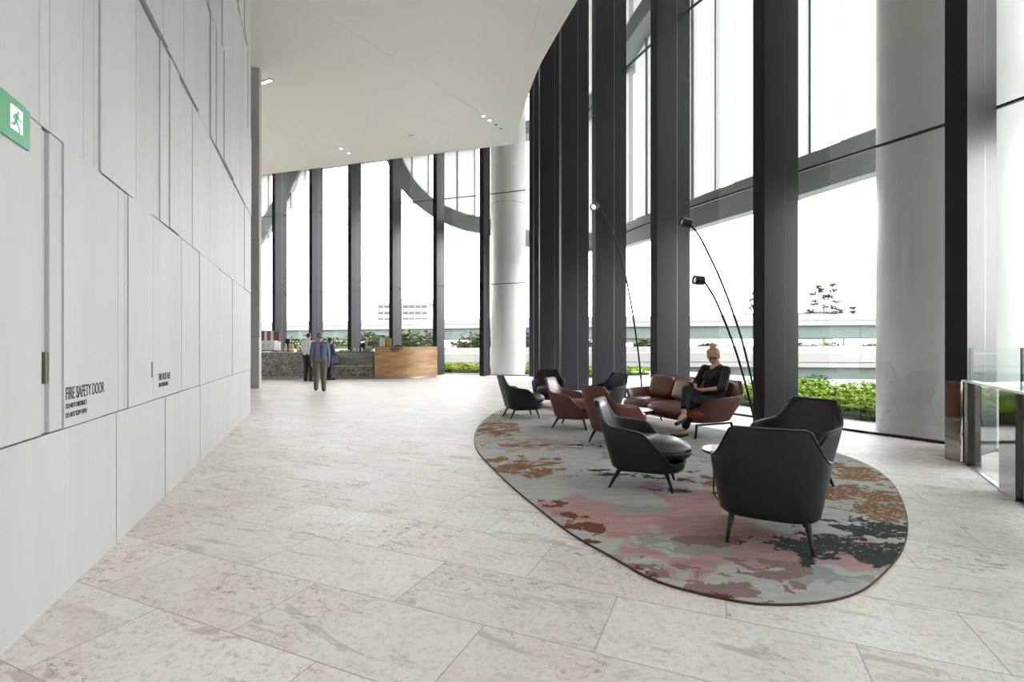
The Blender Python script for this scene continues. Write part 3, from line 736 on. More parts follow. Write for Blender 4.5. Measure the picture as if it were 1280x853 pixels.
def shell_fn(a, bb, bf, Hs, Ha, Hf, backflat, lean=.24, zb=.20, nexp=3.0, NT=120, armS=.34, dropL=.22, taper=.16, fall=.17, pw=1.8):
    """tub shell: a half width, bb/bf half depths; returns list of (plan fn, height) around the loop starting at back centre"""
    base = []
    for i in range(NT*4):
        t = -PI/2 + 2*PI*i/(NT*4); c, s_ = math.cos(t), math.sin(t)
        x = a*math.copysign(abs(c)**(2/nexp), c); y = (bb if s_ < 0 else bf)*math.copysign(abs(s_)**(2/nexp), s_); base.append(Vector((x,y)))
    L = [0]
    for i in range(1,len(base)): L.append(L[-1]+(base[i]-base[i-1]).length)
    tot = L[-1]+(base[0]-base[-1]).length; pts_ = []; j = 0
    for k in range(NT):
        tgt = tot*k/NT
        while j < len(L)-1 and L[j+1] < tgt: j += 1
        nx = base[(j+1)%len(base)]; seg = (nx-base[j]).length or 1e-6
        pts_.append((base[j].lerp(nx, (tgt-L[j])/seg), tgt))
    half = tot/2; out = []
    # length positions measured from back centre
    s1 = backflat; s2 = s1+dropL; s3 = a+bb*.9+armS; s3 = max(s2+.02, min(s3, half-a*.95)); s4 = min(s3+fall, half-a*.62)
    for p, s_ in pts_:
        d = min(s_, tot-s_)
        if d < s1: h = Hs
        elif d < s2: u = (d-s1)/(s2-s1); h = Ha+.03+(Hs-Ha-.03)*(1-u)**pw
        elif d < s3: h = Ha+.03*(1-(d-s2)/(s3-s2))
        elif d < s4: u = (d-s3)/(s4-s3); h = Hf+(Ha-Hf)*(1-smst(u)*.35-u*.65)
        else: h = Hf
        out.append((p, h))
    # soften kinks
    hs = [o[1] for o in out]; n = len(hs)
    hs2 = [(hs[i-1]+2*hs[i]+hs[(i+1)%n])/4 for i in range(n)]
    out = [(out[i][0], hs2[i]) for i in range(n)]
    def pos(p, z, inset=0, scale=1):
        t = (z-zb)/(Hs-zb); wy = smst(-p.y/bb*1.15) if p.y < 0 else 0
        x = p.x*(.84+.22*min(1,t*1.35)); y = p.y - lean*t*wy
        if p.y > 0: y = p.y*(.90+.35*min(t,.35))
        if wy and t > .5: x *= 1-taper*((t-.5)/.5)*wy
        v = Vector((x,y))*scale
        return v
    return out, pos, zb
def make_shell(name, root, mt, par, th=.042, floor_z=.262, piping=True):
    out, pos, zb = par; n = len(out)
    def plan(z_of, inset, scale=1):
        P = [pos(out[i][0], z_of(i), scale=scale) for i in range(n)]
        if inset:
            Q = []
            for i in range(n):
                t = (P[(i+1)%n]-P[i-1]); 
                if t.length < 1e-7: t = Vector((1,0))
                t.normalize(); Q.append(P[i]+Vector((-t.y,t.x))*inset)
            P = Q
        return P
    b = MB(); rg = []
    def ring(z_of, inset=0, scale=1): 
        P = plan(z_of, inset, scale); rg.append([(P[i].x,P[i].y,z_of(i)) for i in range(n)])
    ring(lambda i: zb-.005, 0, .80); ring(lambda i: zb, 0, .93); ring(lambda i: zb+.022, 0, 1)
    K = 9
    for k in range(1,K+1): ring(lambda i,k=k: zb+.022+(out[i][1]-.012-zb-.022)*k/K)
    ring(lambda i: out[i][1]-.003, .006); ring(lambda i: out[i][1], th*.5); ring(lambda i: out[i][1]-.003, th-.006); ring(lambda i: out[i][1]-.014, th)
    for k in range(K-1,-1,-1): ring(lambda i,k=k: min(out[i][1]-.015, floor_z-.02+(out[i][1]-.014-floor_z+.02)*k/K), th)
    b.rings(rg, True, True)
    o = b.build(name, mt, root, smooth=True)
    if piping:
        P = [(pos(out[i][0], out[i][1]).x, pos(out[i][0], out[i][1]).y, out[i][1]-.006) for i in range(n)]
        b = MB(); b.tube(P, .0045, 6, closed=True); b.build('piping', mt, o, smooth=True)
    return o
def pillow_mesh(b, a, bb, h, c, nexp=3.2, crown=.03, Mx=None, n=48, yshape=None):
    """puffed cushion, seam around the middle"""
    rg = []
    for k in range(1,12):
        f = -PI/2+PI*k/12; z = h/2*math.copysign(abs(math.sin(f))**.75, math.sin(f)); s_ = abs(math.cos(f))**.42
        r_ = []
        for i in range(n):
            t = 2*PI*i/n; x = a*s_*math.copysign(abs(math.cos(t))**(2/nexp), math.cos(t)); y = bb*s_*math.copysign(abs(math.sin(t))**(2/nexp), math.sin(t))
            zz_ = z + (crown*(1-(x/a)**2)*(1-(y/bb)**2) if z > 0 else 0)
            r_.append((c[0]+x, c[1]+y, c[2]+zz_))
        rg.append(r_)
    b.rings(rg, True, True, Mx)
def make_chair(name, label, shellm, leatherm, group):
    r = empty(name); tag(r, label, 'armchair', group)
    par = shell_fn(.345,.27,.38,.765,.52,.25,.232,lean=.165,zb=.165,nexp=3.3,armS=-.055,dropL=.17,taper=.10,fall=.26,pw=2.9)
    make_shell('shell', r, shellm, par)
    b = MB(); rg = []                              # seat cushion: square at the back, round and overhanging at the front
    a = .285
    for k in range(1,14):
        f = -PI/2+PI*k/14; z = .076*math.copysign(abs(math.sin(f))**.8, math.sin(f)); s_ = abs(math.cos(f))**.36; rr_ = []
        for i in range(56):
            t = 2*PI*i/56; c, s = math.cos(t), math.sin(t)
            if s < 0: x = a*math.copysign(abs(c)**.62, c); y = -.22*abs(s)**.62
            else: x = a*math.copysign(abs(c)**.86, c); y = .40*abs(s)**.92
            x *= s_; y *= s_
            zz_ = z+(.05*max(0,1-(x/a)**2)*max(0,1-((y-.05)/.36)**2) if z > 0 else 0)
            rr_.append((x, y+.01, .326+zz_))
        rg.append(rr_)
    b.rings(rg); s = b.build('seat_cushion', leatherm, r, smooth=True)
    b = MB(); P = []
    for i in range(56):
        t = 2*PI*i/56; c, q = math.cos(t), math.sin(t)
        if q < 0: P.append((a*math.copysign(abs(c)**.62, c), -.22*abs(q)**.62+.01, .326))
        else: P.append((a*math.copysign(abs(c)**.86, c), .40*abs(q)**.92+.01, .326))
    b.tube(P, .005, 6, closed=True); b.build('piping', leatherm, s, smooth=True)
    # upholstered inner back
    out, pos, zb = par
    b = MB(); rows = []
    for k in range(9):
        z = .33+(.742-.33)*k/8; row = []
        for j in range(13):
            u = -1+2*j/12; x = u*.243*(1-.07*k/8); y = pos(Vector((0,-.27)), z).y+.042
            bulge = .035*(1-u*u)**.5*math.sin(PI*min(1,max(0,(k+.4)/8.8))) ; row.append((x, y+bulge*.8+.012*u*u*u*u-.004, z))
        rows.append(row)
    vs = [p for r_ in rows for p in r_]; back = [(p[0], p[1]-.014, p[2]) for p in vs]; nn = len(vs); fs = []
    for k in range(8):
        for j in range(12):
            q = k*13+j; fs.append((q+13,q+14,q+1,q))
            fs.append((nn+q,nn+q+1,nn+q+14,nn+q+13))
    ed = [j for j in range(13)]+[k*13+12 for k in range(1,9)]+[8*13+j for j in range(11,-1,-1)]+[k*13 for k in range(7,0,-1)]
    for i in range(len(ed)): a1, a2 = ed[i], ed[(i+1)%len(ed)]; fs.append((a1,a2,nn+a2,nn+a1))
    b.add(vs+back, fs); b.build('back_pad', leatherm, r, smooth=True)
    for sx in (-1,1):
        for (x0,y0,x1,y1) in ((.21,-.19,.235,-.28),(.20,.20,.225,.255)):
            b = MB(); b.tube([(sx*x0*.98,y0,.20),(sx*x0,y0,.165),(sx*(x0+x1)/2,(y0+y1)/2,.09),(sx*x1,y1,0)], [.024,.021,.016,.010], 12); b.build('leg', M['leg'], r, smooth=True)
        b = MB(); b.tube([(sx*.205,-.19,.158),(sx*.2,.20,.158)], .012, 8); b.build('side_rail', M['leg'], r, smooth=True)
    return r
blk = make_chair('armchair', 'x', M['black_shell'], M['black_leather'], 'black leather tub armchairs on the carpet')
brn = make_chair('armchair', 'x', M['brown_shell'], M['brown_leather'], 'brown leather tub armchairs on the carpet')
spots = [
 (blk,(1.20,4.45),(.94,-.34),'black armchair facing right, its round seat and inner back showing, left of the nearest chair'),
 (blk,(1.70,3.25),(.45,.89),'nearest black armchair, its broad plain back turned to the viewer'),
 (blk,(2.50,4.42),(-.86,-.5),'black armchair on the right edge of the carpet, behind the nearest chair'),
 (blk,(.174,8.72),(.95,.28),'black armchair at the far left tip of the carpet, facing right'),
 (blk,(.77,10.35),(-.1,-1),'farthest black armchair, facing the viewer in front of the dark fins'),
 (blk,(1.69,9.1),(-.85,-.5),'black armchair beside the left end of the sofa, mostly hidden by a brown chair'),
 (brn,(.97,7.63),(.9,-.4),'brown armchair with its pale-lit inner back visible, left of the other brown chair'),
 (brn,(1.36,6.32),(.85,.5),'brown armchair showing its outer back, directly behind the black chair with round seat'),
]
used = set()
for p, xy, f, lab in spots:
    o = p if id(p) not in used else copy_tree(p); used.add(id(p))
    o.location = (xy[0], xy[1], RZ); o.rotation_euler = (0,0,yaw(f)); o['label'] = lab
for o in [x for x in C.objects if x.name.startswith('armchair')]:
    words = o['label'].split()
    if len(words) > 16: o['label'] = ' '.join(words[:16])

def make_sofa():
    f = (-.93,-.37); r = empty('sofa', (2.50,7.46,RZ), yaw(f)); tag(r, 'long brown leather sofa with loose cushions, a woman sitting at its right end', 'sofa')
    par = shell_fn(.97,.38,.36,.77,.55,.25,.86,lean=.20,nexp=4.2,NT=200,armS=.40,dropL=.16)
    make_shell('shell', r, M['brown_shell'], par, th=.05, floor_z=.27)
    for x0, x1 in ((-.84,.28),(.30,.86)):
        b = MB(); pillow_mesh(b, (x1-x0)/2, .385, .17, ((x0+x1)/2, .04, .335), 5, .03); s = b.build('seat_cushion', M['brown_leather'], r, smooth=True)
        b = MB(); P = [((x0+x1)/2+(x1-x0)/2*math.copysign(abs(math.cos(t))**.4, math.cos(t)), .04+.385*math.copysign(abs(math.sin(t))**.4, math.sin(t)), .335) for t in [2*PI*i/60 for i in range(60)]]
        b.tube(P, .006, 6, closed=True); b.build('piping', M['brown_leather'], s, smooth=True)
    # back cushions along the inner back
    for x0, x1 in ((-.80,-.02),(.0,.80)):
        b = MB(); T = Matrix.Translation(((x0+x1)/2,-.33,.57)) @ Matrix.Rotation(math.radians(104),4,'X'); pillow_mesh(b, (x1-x0)/2, .20, .10, (0,0,0), 5, .01, T); b.build('back_cushion', M['brown_leather'], r, smooth=True)
    for sx in (-1,1):
        b = MB(); b.box(sx*.78-.012, sx*.78+.012, -.30,.32,.175,.20)
        b.build('side_rail', M['leg'], r)
        for y0, y1 in ((-.29,-.36),(.31,.34)):
            b = MB(); b.tube([(sx*.78,y0,.20),(sx*.78,(y0+y1)/2,.1),(sx*.785,y1,0)], [.019,.016,.011], 10); b.build('leg', M['leg'], r, smooth=True)
    return r, f
sofa, SF = make_sofa()
SL = (SF[1]*-1, SF[0])       # sofa local +x in world is (cos, sin) of its yaw
def on_sofa(x, y, z):
    return sofa.matrix_basis @ Vector((x,y,z))
bpy.context.view_layer.update()
def loose(x, y, z, w, h, t, pitch, yawd, label):
    b = MB(); pillow_mesh(b, w/2, h/2, t, (0,0,0), 4.5, .0)
    o = b.build('cushion', M['brown_leather'], None, smooth=True); tag(o, label, 'cushion', 'loose brown cushions on the sofa')
    p = on_sofa(x,y,z); o.location = p; o.rotation_euler = (math.radians(pitch), 0, yaw(SF)+math.radians(yawd)); 
    b = MB(); b.tube([(w/2*math.copysign(abs(math.cos(q))**(2/4.5),math.cos(q)), h/2*math.copysign(abs(math.sin(q))**(2/4.5),math.sin(q)), 0) for q in [2*PI*i/48 for i in range(48)]], .005, 6, closed=True)
    b.build('piping', M['brown_leather'], o, smooth=True)
# sofa local +x points towards ... decided by yaw: far end is the one with larger world Y
ex = on_sofa(1,0,0); FAR = 1 if ex.y > sofa.location.y else -1
loose(FAR*.50,-.13,.615,.50,.36,.13,100,4,'square brown leather cushion leaning upright at the far end of the sofa')
loose(-FAR*.02,-.12,.585,.46,.32,.13,108,-6,'brown leather cushion on the sofa just behind the seated woman')

def make_table(x, y, rad, h, label):
    r = empty('side_table', (x,y,RZ)); tag(r, label, 'table', 'low round tables on the carpet')
    b = MB(); b.lathe([(rad-.006,h-.016),(rad,h-.011),(rad,h-.003),(rad-.003,h)], 56); b.build('table_top', M['table_top'], r)
    b = MB(); b.lathe([(rad-.02,h-.03),(rad+.002,h-.018),(rad+.002,h-.008),(rad+.0005,h-.004)], 56); b.build('edge_band', M['black_metal'], r)
    for k in range(3):
        a = 2*PI*k/3+.4; b = MB(); R_ = rad*.62
        P = [(R_*math.cos(a+t)*.98, R_*math.sin(a+t)*.98, z) for t, z in ((0,h-.03),(.0,.012))]
        b.tube([P[0],P[1],(R_*math.cos(a+1.05),R_*math.sin(a+1.05),.008),(R_*math.cos(a+2.09),R_*math.sin(a+2.09),.012)], .006, 8); b.build('wire_leg', M['black_metal'], r, smooth=True)
    b = MB(); b.tube([(rad*.62*math.cos(t), rad*.62*math.sin(t), h*.55) for t in [2*PI*i/32 for i in range(32)]], .004, 6, closed=True); b.build('wire_ring', M['black_metal'], r, smooth=True)
make_table(1.80,4.03,.22,.40,'small round black-edged table between the nearest black chairs')
make_table(1.77,7.16,.29,.34,'low round pale table with wire base in front of the sofa')

def make_lamp(base, pts_, head_dir, lit, label):
    r = empty('floor_lamp', (base[0],base[1],0 if not lit else 0)); tag(r, label, 'floor lamp', 'tall thin arching lamps behind the sofa')
    b = MB(); b.lathe([(.11,0),(.115,.004),(.115,.012),(.105,.018),(.02,.022),(.014,.06)], 32); b.build('base', M['black_metal'], r, smooth=False)
    P = [Vector(p)-Vector((base[0],base[1],0)) for p in pts_]
    # smooth
    Q = []
    for i in range(len(P)-1):
        p0 = P[max(i-1,0)]; p1 = P[i]; p2 = P[i+1]; p3 = P[min(i+2,len(P)-1)]
        for k in range(6):
            t = k/6; Q.append(.5*((2*p1)+(p2-p0)*t+(2*p0-5*p1+4*p2-p3)*t*t+(3*p1-p0-3*p2+p3)*t**3))
    Q.append(P[-1]); n = len(Q)
    b = MB(); b.tube(Q, [.002*(1-i/n)+.0145 for i in range(n)], 8); b.build('stem', M['black_metal'], r, smooth=True)
    d = Vector(head_dir).normalized(); tip = Q[-1]; q = d.to_track_quat('Z','Y').to_matrix().to_4x4()
    T = Matrix.Translation(tip+d*.0) @ q
    b = MB(); b.lathe([(.050,-.005),(.066,0),(.066,.14),(.058,.142),(.052,.12)], 28, T); h_ = b.build('lamp_head', M['black_metal'], r)
    b = MB(); b.lathe([(.044,.121),(.040,.128)], 28, T); b.build('lens', M['lamp_glow'] if lit else M['steel'], h_)
def ray(px, py, Y): return ((px-640)/612*Y, Y, H_EYE+(435-py)*Y/612)
# stems stand in upright planes 9.2, 7.25 and 6.95 m into the room
make_lamp((2.46,9.2), [(2.46,9.2,.03)]+[ray(x,y,9.2) for x,y in ((801,470),(795,419),(787,370),(778,328),(767,295),(757,272),(746,257))], (-.62,-.66,-.42), True, 'tall arching black lamp with glowing head, leftmost, behind the far end of the sofa')
make_lamp((3.70,7.2), [(3.70,7.2,.03)]+[ray(x,y,7.2) for x,y in ((949,521),(940,477),(925.5,419),(903.6,357),(882,310),(872,292),(862,280))], (-.9,-.2,.18), False, 'tallest of the two unlit arching lamps at the near end of the sofa')
make_lamp((3.50,6.95), [(3.50,6.95,.03)]+[ray(x,y,6.95) for x,y in ((945.5,535),(933,484.5),(918,434),(898,383),(887,362),(879,351))], (-1,-.15,.05), False, 'shorter of the two unlit arching lamps at the near end of the sofa')

# ============================================================ BALUSTRADE
def balustrade():
    p0 = Vector((4.90,5.33)); dn = Vector((-.52,-.86)).normalized(); nn = Vector((-dn.y,dn.x))
    r = empty('balustrade', (p0.x,p0.y,0)); tag(r, 'glass balustrade with polished bronze posts beside the right-hand fin', 'balustrade')
    if nn.x < 0: nn = -nn
    def Bx(name, m_, s0, s1, o0, o1, z0, z1, par=r, d=dn, n_=nn, o=(0,0)):
        Mx = Matrix(((d.x,n_.x,0,o[0]),(d.y,n_.y,0,o[1]),(0,0,1,0),(0,0,0,1))); b = MB(); b.box(s0,s1,o0,o1,z0,z1,Mx)
        if Mx.determinant() < 0: b.f = [f[::-1] for f in b.f]
        return b.build(name, m_, par)
    Bx('mirror_post', M['bronze_light'], .005,.185,0,.11,0,.885, d=Vector((.06,-.998)), n_=Vector((.998,.06)), o=(-.03,.185))
    Bx('post', M['bronze'], .02,.21,0,.11,0,.88); Bx('post', M['bronze'], 1.20,1.60,0,.11,0,.88); Bx('post', M['bronze'], 2.5,2.95,0,.11,0,.88)
    Bx('rail', M['rail'], -.0,4.2,-.008,.118,.885,.905)
    for a, b_ in ((.22,1.19),(1.61,2.49),(2.96,4.2)): Bx('glass_panel', M['rail_glass'], a,b_,.03,.046,.0,.88)
    for a, b_ in ((.10,1.60),(1.615,3.1),(3.115,4.2)): Bx('upper_glass_panel', M['rail_glass'], a,b_,.03,.044,.905,1.25)
    for a in (1.6075,3.1075): Bx('glass_joint', M['frame'], a-.006,a+.006,.028,.046,.905,1.25)
    Bx('floor_channel', M['steel'], 0,4.2,.01,.07,.0,.012)
balustrade()

# ============================================================ CAFE
def cafe():
    r = empty('cafe_counter', (-7.8,19.7,0)); tag(r, 'long cafe counter faced in dark patterned marble with a glass display case', 'counter')
    R = Vector((-7.8,19.7,0))
    def Bx(name, m_, x0,x1,y0,y1,z0,z1,par=None,bev=0):
        b = MB(); b.box(x0-R.x,x1-R.x,y0-R.y,y1-R.y,z0,z1); o = b.build(name, m_, par or r, bevel=bev); return o
    Bx('marble_front', M['marble'], -11.6,-7.28,19.7,19.78,.09,1.05); Bx('marble_front', M['marble'], -7.28,-5.56,19.7,19.78,.09,.46)
    Bx('plinth', M['steel'], -11.6,-5.5,19.86,19.92,0,.09); Bx('body', M['bench_dark'], -11.6,-7.3,19.785,20.5,.09,1.05); Bx('case_base', M['plastic_white'], -7.3,-5.54,19.785,20.5,.09,.46)
    Bx('worktop', M['steel'], -11.6,-7.28,19.68,20.52,1.05,1.085); 
    fr = MB()
    for x in (-7.27,-5.56): fr.box(x-.014-R.x,x+.014-R.x,19.7-R.y,19.73-R.y,.46,1.07)
    fr.box(-7.28-R.x,-5.55-R.x,19.69-R.y,19.73-R.y,1.07,1.1); fr.box(-7.28-R.x,-5.55-R.x,20.40-R.y,20.5-R.y,1.07,1.1); fr.box(-7.28-R.x,-7.25-R.x,19.7-R.y,20.5-R.y,1.07,1.1); fr.box(-5.58-R.x,-5.55-R.x,19.7-R.y,20.5-R.y,1.07,1.1); fr.box(-7.28-R.x,-5.55-R.x,19.7-R.y,19.73-R.y,.455,.48)
    ca = fr.build('case_frame', M['bench_dark'], r)
    Bx('case_glass', M['case_glass'], -7.25,-5.58,19.705,19.717,.48,1.07); Bx('case_back', M['plastic_white'], -7.27,-5.56,20.4,20.42,.47,1.07)
    Bx('case_top', M['case_glass'], -7.25,-5.58,19.73,20.40,1.088,1.10); Bx('shelf', M['case_glass'], -7.25,-5.58,19.76,20.38,.80,.812); Bx('shelf', M['plastic_white'], -7.25,-5.58,19.74,20.38,.482,.50)
    # back bench with sink wall
    bb = empty('back_bench', (-7.8,21.6,0)); tag(bb, 'low dark back bench standing between the cafe counter and the windows', 'bench')
    b = MB(); b.box(-3.9,2.9,-.35,.35,0,1.0); b.build('body', M['bench_dark'], bb); b = MB(); b.box(-3.92,2.92,-.37,.37,1.0,1.04); b.build('worktop', M['bench_dark'], bb)
    # timber counter, bowed front
    w = empty('timber_counter', (-5.5,19.6,0)); tag(w, 'curved timber-clad counter at the right end of the cafe', 'counter')
    F = [Vector((0,0)),Vector((.45,-.03)),Vector((.95,.02)),Vector((1.45,.22)),Vector((1.9,.62)),Vector((2.3,1.38))]
    F = smooth_path(F, 2); Bk = [Vector((2.2,1.5)),Vector((0,1.5))]
    def pr(z0, z1, ins, nm, m_):
        P = []
        for i, p in enumerate(F):
            t = (F[min(i+1,len(F)-1)]-F[max(i-1,0)]).normalized(); P.append(p+Vector((-t.y,t.x))*ins)
        b = MB(); b.prism(P+Bk, z0, z1); b.build(nm, m_, w)
    pr(0,.075,.09,'plinth',M['steel']); pr(.075,1.29,0,'timber_front',M['wood']); pr(1.29,1.315,-.004,'counter_top',M['bench_dark'])
    T = Matrix.Translation((.64,-.045,1.16)) @ Matrix.Rotation(math.radians(4),4,'Z') @ Matrix.Rotation(PI/2,4,'X')
    text_mesh('GUNNER ST', .125, 'lettering', M['letter'], w, T, .74, .004, fatten=.003)
    T = Matrix.Translation((.70,-.042,1.075)) @ Matrix.Rotation(math.radians(4),4,'Z') @ Matrix.Rotation(PI/2,4,'X')
    text_mesh('COFFEE BAR', .065, 'lettering', M['letter'], w, T, .80, .004, fatten=.001)
    ct = 1.086; tt = 1.316
    def one(name, lab, cat, m_, fn, grp=None, loc=(0,0,0), parts=()):
        b = MB(); fn(b); o = b.build(name, m_); o.location = loc; tag(o, lab, cat, grp)
        for nm, mm, f2 in parts:
            b = MB(); f2(b); b.build(nm, mm, o)
        return o
    # items on the timber counter
    one('menu_stand','white menu card standing on the left end of the timber counter','menu',M['paper'],lambda b:(b.box(-.11,.11,-.004,.004,0,.30,Matrix.Rotation(-.18,4,'X')),b.box(-.11,.11,-.10,-.09,0,.01)),loc=(-5.28,19.9,tt),parts=[('print',M['steel'],lambda b:[b.box(-.08,.06,-.0062,-.0045,.05+.035*i,.062+.035*i,Matrix.Rotation(-.18,4,'X')) for i in range(6)])])
    one('yellow_booklet','upright yellow booklet on the timber counter beside the white menu card','booklet',M['yellow'],lambda b:b.box(-.10,.10,-.012,.012,0,.33),loc=(-5.02,19.95,tt),parts=[('pages',M['paper'],lambda b:b.box(-.097,.103,-.009,.009,.004,.326))])
    one('payment_terminal','small flat dark device lying on the timber counter above the lettering','card terminal',M['black_metal'],lambda b:(b.box(-.16,.16,-.09,.09,0,.03),b.box(-.10,.05,-.05,.05,.03,.045)),loc=(-4.6,19.95,tt))
    # on the marble counter
    def mach(b): b.box(-.32,.32,-.28,.28,.06,.42); b.box(-.32,.32,-.28,.05,.42,.46)
    one('coffee_machine','boxy white coffee machine at the left end of the marble counter','coffee machine',M['plastic_white'],mach,loc=(-9.95,20.12,ct),parts=[
        ('drip_tray',M['black_metal'],lambda b:b.box(-.34,.34,-.30,.30,.02,.06)),('foot',M['steel'],lambda b:b.box(-.3,-.25,-.25,-.2,0,.02)),('foot',M['steel'],lambda b:b.box(.25,.3,-.25,-.2,0,.02)),('group_head',M['steel'],lambda b:b.lathe([(.04,.2),(.045,.3)],16,Matrix.Translation((-.12,-.31,0)))),('group_head',M['steel'],lambda b:b.lathe([(.04,.2),(.045,.3)],16,Matrix.Translation((.14,-.31,0))))])
    cols = [('brown_bag','brown'),('red_bag','dull red'),('paper','cream'),('brown_bag','brown'),('paper','cream'),('brown_bag','brown'),('red_bag','dull red')]
    sh = one('bag_rack','dark wall rack holding coffee bags behind the coffee machine','rack',M['bench_dark'],lambda b:(b.box(-.55,.55,-.14,.14,0,.02),b.box(-.55,-.53,-.14,.14,-.455,.0),b.box(.53,.55,-.14,.14,-.455,0)),loc=(-10.8,21.6,1.50))
    for i, (c, nm) in enumerate(cols):
        one('coffee_bag', 'tall %s coffee bag on the rack behind the coffee machine, place %s from left' % (nm, ('one','two','three','four','five','six','seven')[i]), 'bag', M[c],
            lambda b: b.rings([[(x*.058*k, y*.05*k2, z) for x, y in ((-1,-1),(1,-1),(1,1),(-1,1))] for z, k, k2 in ((0,.95,1),(.03,1,1.1),(.36,1,.8),(.44,1,.12),(.47,1,.1))]), 'coffee bags on the rack', (-11.12+.135*i, 21.6, 1.521))
    for i, (x, y) in enumerate(((-9.22,19.95),(-9.06,20.0),(-8.92,19.9),(-8.72,19.97))):
        one('juice_bottle', ('yellow drink bottle beside the coffee machine, leftmost of four','yellow drink bottle, second from the coffee machine','yellow drink bottle, third from the coffee machine','yellow drink bottle nearest the man in white')[i], 'bottle', M['juice'],
            lambda b: b.lathe([(.05,0),(.055,.02),(.055,.19),(.045,.23),(.022,.27),(.02,.31)], 16), 'yellow bottles on the marble counter', (x,y,ct), [('cap',M['plastic_white'],lambda b:b.lathe([(.024,.31),(.024,.335)],16)),('bottle_label',M['paper'],lambda b:b.lathe([(.0565,.06),(.0565,.15)],16))])
    def grinder(b): b.box(-.09,.09,-.12,.12,0,.32); b.lathe([(.05,.32),(.10,.36),(.11,.52),(.105,.54)],18)
    one('coffee_grinder','dark coffee grinder with hopper behind the yellow bottles','grinder',M['black_metal'],grinder,loc=(-9.3,20.3,ct))
    one('till_screen','dark till screen on the marble counter left of the man in white','till',M['black_metal'],lambda b:(b.box(-.10,.10,-.08,.08,0,.02),b.box(-.02,.02,-.02,.02,.02,.12),b.box(-.22,.22,-.02,.02,.10,.36,Matrix.Rotation(-.2,4,'X'))),loc=(-8.2,20.1,ct))
    one('utensil_box','dark box of utensils beside the till screen','box',M['bench_dark'],lambda b:[b.box(-.18,.18,-.12,.12,0,.16)]+[b.box(-.15+.06*i,-.13+.06*i,-.05,-.03,.1,.22+.02*(i%3)) for i in range(6)],loc=(-8.62,20.25,ct))
    tc_ = 1.101
    for i, x in enumerate((-6.95,-6.72)):
        one('cake_plate', ('white plate of pastries on the display case, left one','white plate of pastries on the display case, right one')[i], 'plate', M['plastic_white'], lambda b: b.lathe([(.06,0),(.07,.006),(.14,.02),(.142,.024),(.06,.012)], 24), 'plates on the display case', (x,20.0,tc_))
        for q in range(3):
            a = q*2.1; one('pastry', 'golden pastry on the %s plate, %s' % (('left','right')[i], ('right side','back left','front left')[q]), 'pastry', M['pastry'], lambda b: b.ell((0,0,.035),(.05,.035,.03)), 'pastries on the display case plates', (x+.06*math.cos(a),20.0+.06*math.sin(a),tc_+.008))
    for i, (x, h_) in enumerate(((-6.45,.16),(-6.28,.12),(-6.14,.18))):
        one('cup_stack', ('stack of white cups on the display case, leftmost','short stack of white cups on the display case, middle','tall stack of white cups on the display case beside the barista')[i], 'cups', M['plastic_white'],
            lambda b: [b.lathe([(.03,k*.02),(.042,k*.02+.06),(.044,k*.02+.062)],16) for k in range(int(h_/.03))], 'cup stacks on the display case', (x,20.02,tc_))
    one('cash_register','grey slanted cash register on the display case in front of the barista','till',M['steel'],lambda b:(b.box(-.16,.16,-.14,.14,0,.09),b.box(-.15,.15,-.01,.01,.07,.26,Matrix.Rotation(-.45,4,'X'))),loc=(-5.93,20.18,tc_))
    # food in the case
    for i in range(7):
        x = -7.1+.23*i
        one('food_tray', 'tray in the display case, upper shelf, place %s from left' % ('one','two','three','four','five','six','seven')[i], 'tray', M['steel'], lambda b: (b.box(-.10,.10,-.16,.16,0,.012),b.box(-.10,.10,-.165,-.155,.0,.03)), 'trays in the display case', (x,20.02,.813), [('food',M['salad'] if i%3 else M['pastry'],lambda b:[b.ell((-.05+.05*k,-.05+.08*j,.035),(.03,.045,.025),n=8,m=6) for k in range(3) for j in range(3)])])
    for i in range(5):
        x = -7.05+.32*i
        one('food_tray', 'tray in the display case, lower shelf, place %s from left' % ('one','two','three','four','five')[i], 'tray', M['plastic_white'], lambda b: (b.box(-.14,.14,-.2,.2,0,.012),b.box(-.14,.14,-.205,-.195,.0,.03)), 'trays in the display case', (x,20.0,.501), [('food',M['paper'] if i>2 else M['salad'],lambda b:[b.ell((-.08+.08*k,-.08+.1*j,.045),(.04,.05,.04),n=8,m=6) for k in range(3) for j in range(3)])])
cafe()
# ============================================================ PEOPLE
def V3(p): return Vector(p)
def head_parts(root, Mh, hair_m, style, skin=None, glasses=False, vs=.005):
    """Mh: head frame (origin at skull centre, +Y face, +Z up). returns capsule data for the skin mesh"""
    def fill(b):
        b.ell((0,-.005,.015),(.074,.092,.098),Mh); b.ell((0,.03,-.045),(.055,.055,.062),Mh); b.ell((0,.055,-.085),(.024,.022,.02),Mh)
        b.add(*cone_nose(),Mh)
        for s in (-1,1):
            b.ell((s*.076,-.005,-.01),(.010,.020,.032),Mh); b.ell((s*.035,.066,-.03),(.022,.018,.02),Mh); b.ell((s*.032,.078,.022),(.026,.012,.010),Mh)
        b.ell((0,.083,-.058),(.024,.010,.006),Mh); b.ell((0,.082,-.068),(.020,.010,.006),Mh)
    return fill
def cone_nose():
    return ([(-.008,.080,.012),(.008,.080,.012),(.017,.082,-.032),(-.017,.082,-.032),(0,.114,-.026),(0,.092,.012)], [(0,1,5),(1,2,4,5),(0,5,4,3),(3,4,2),(0,3,2,1)])
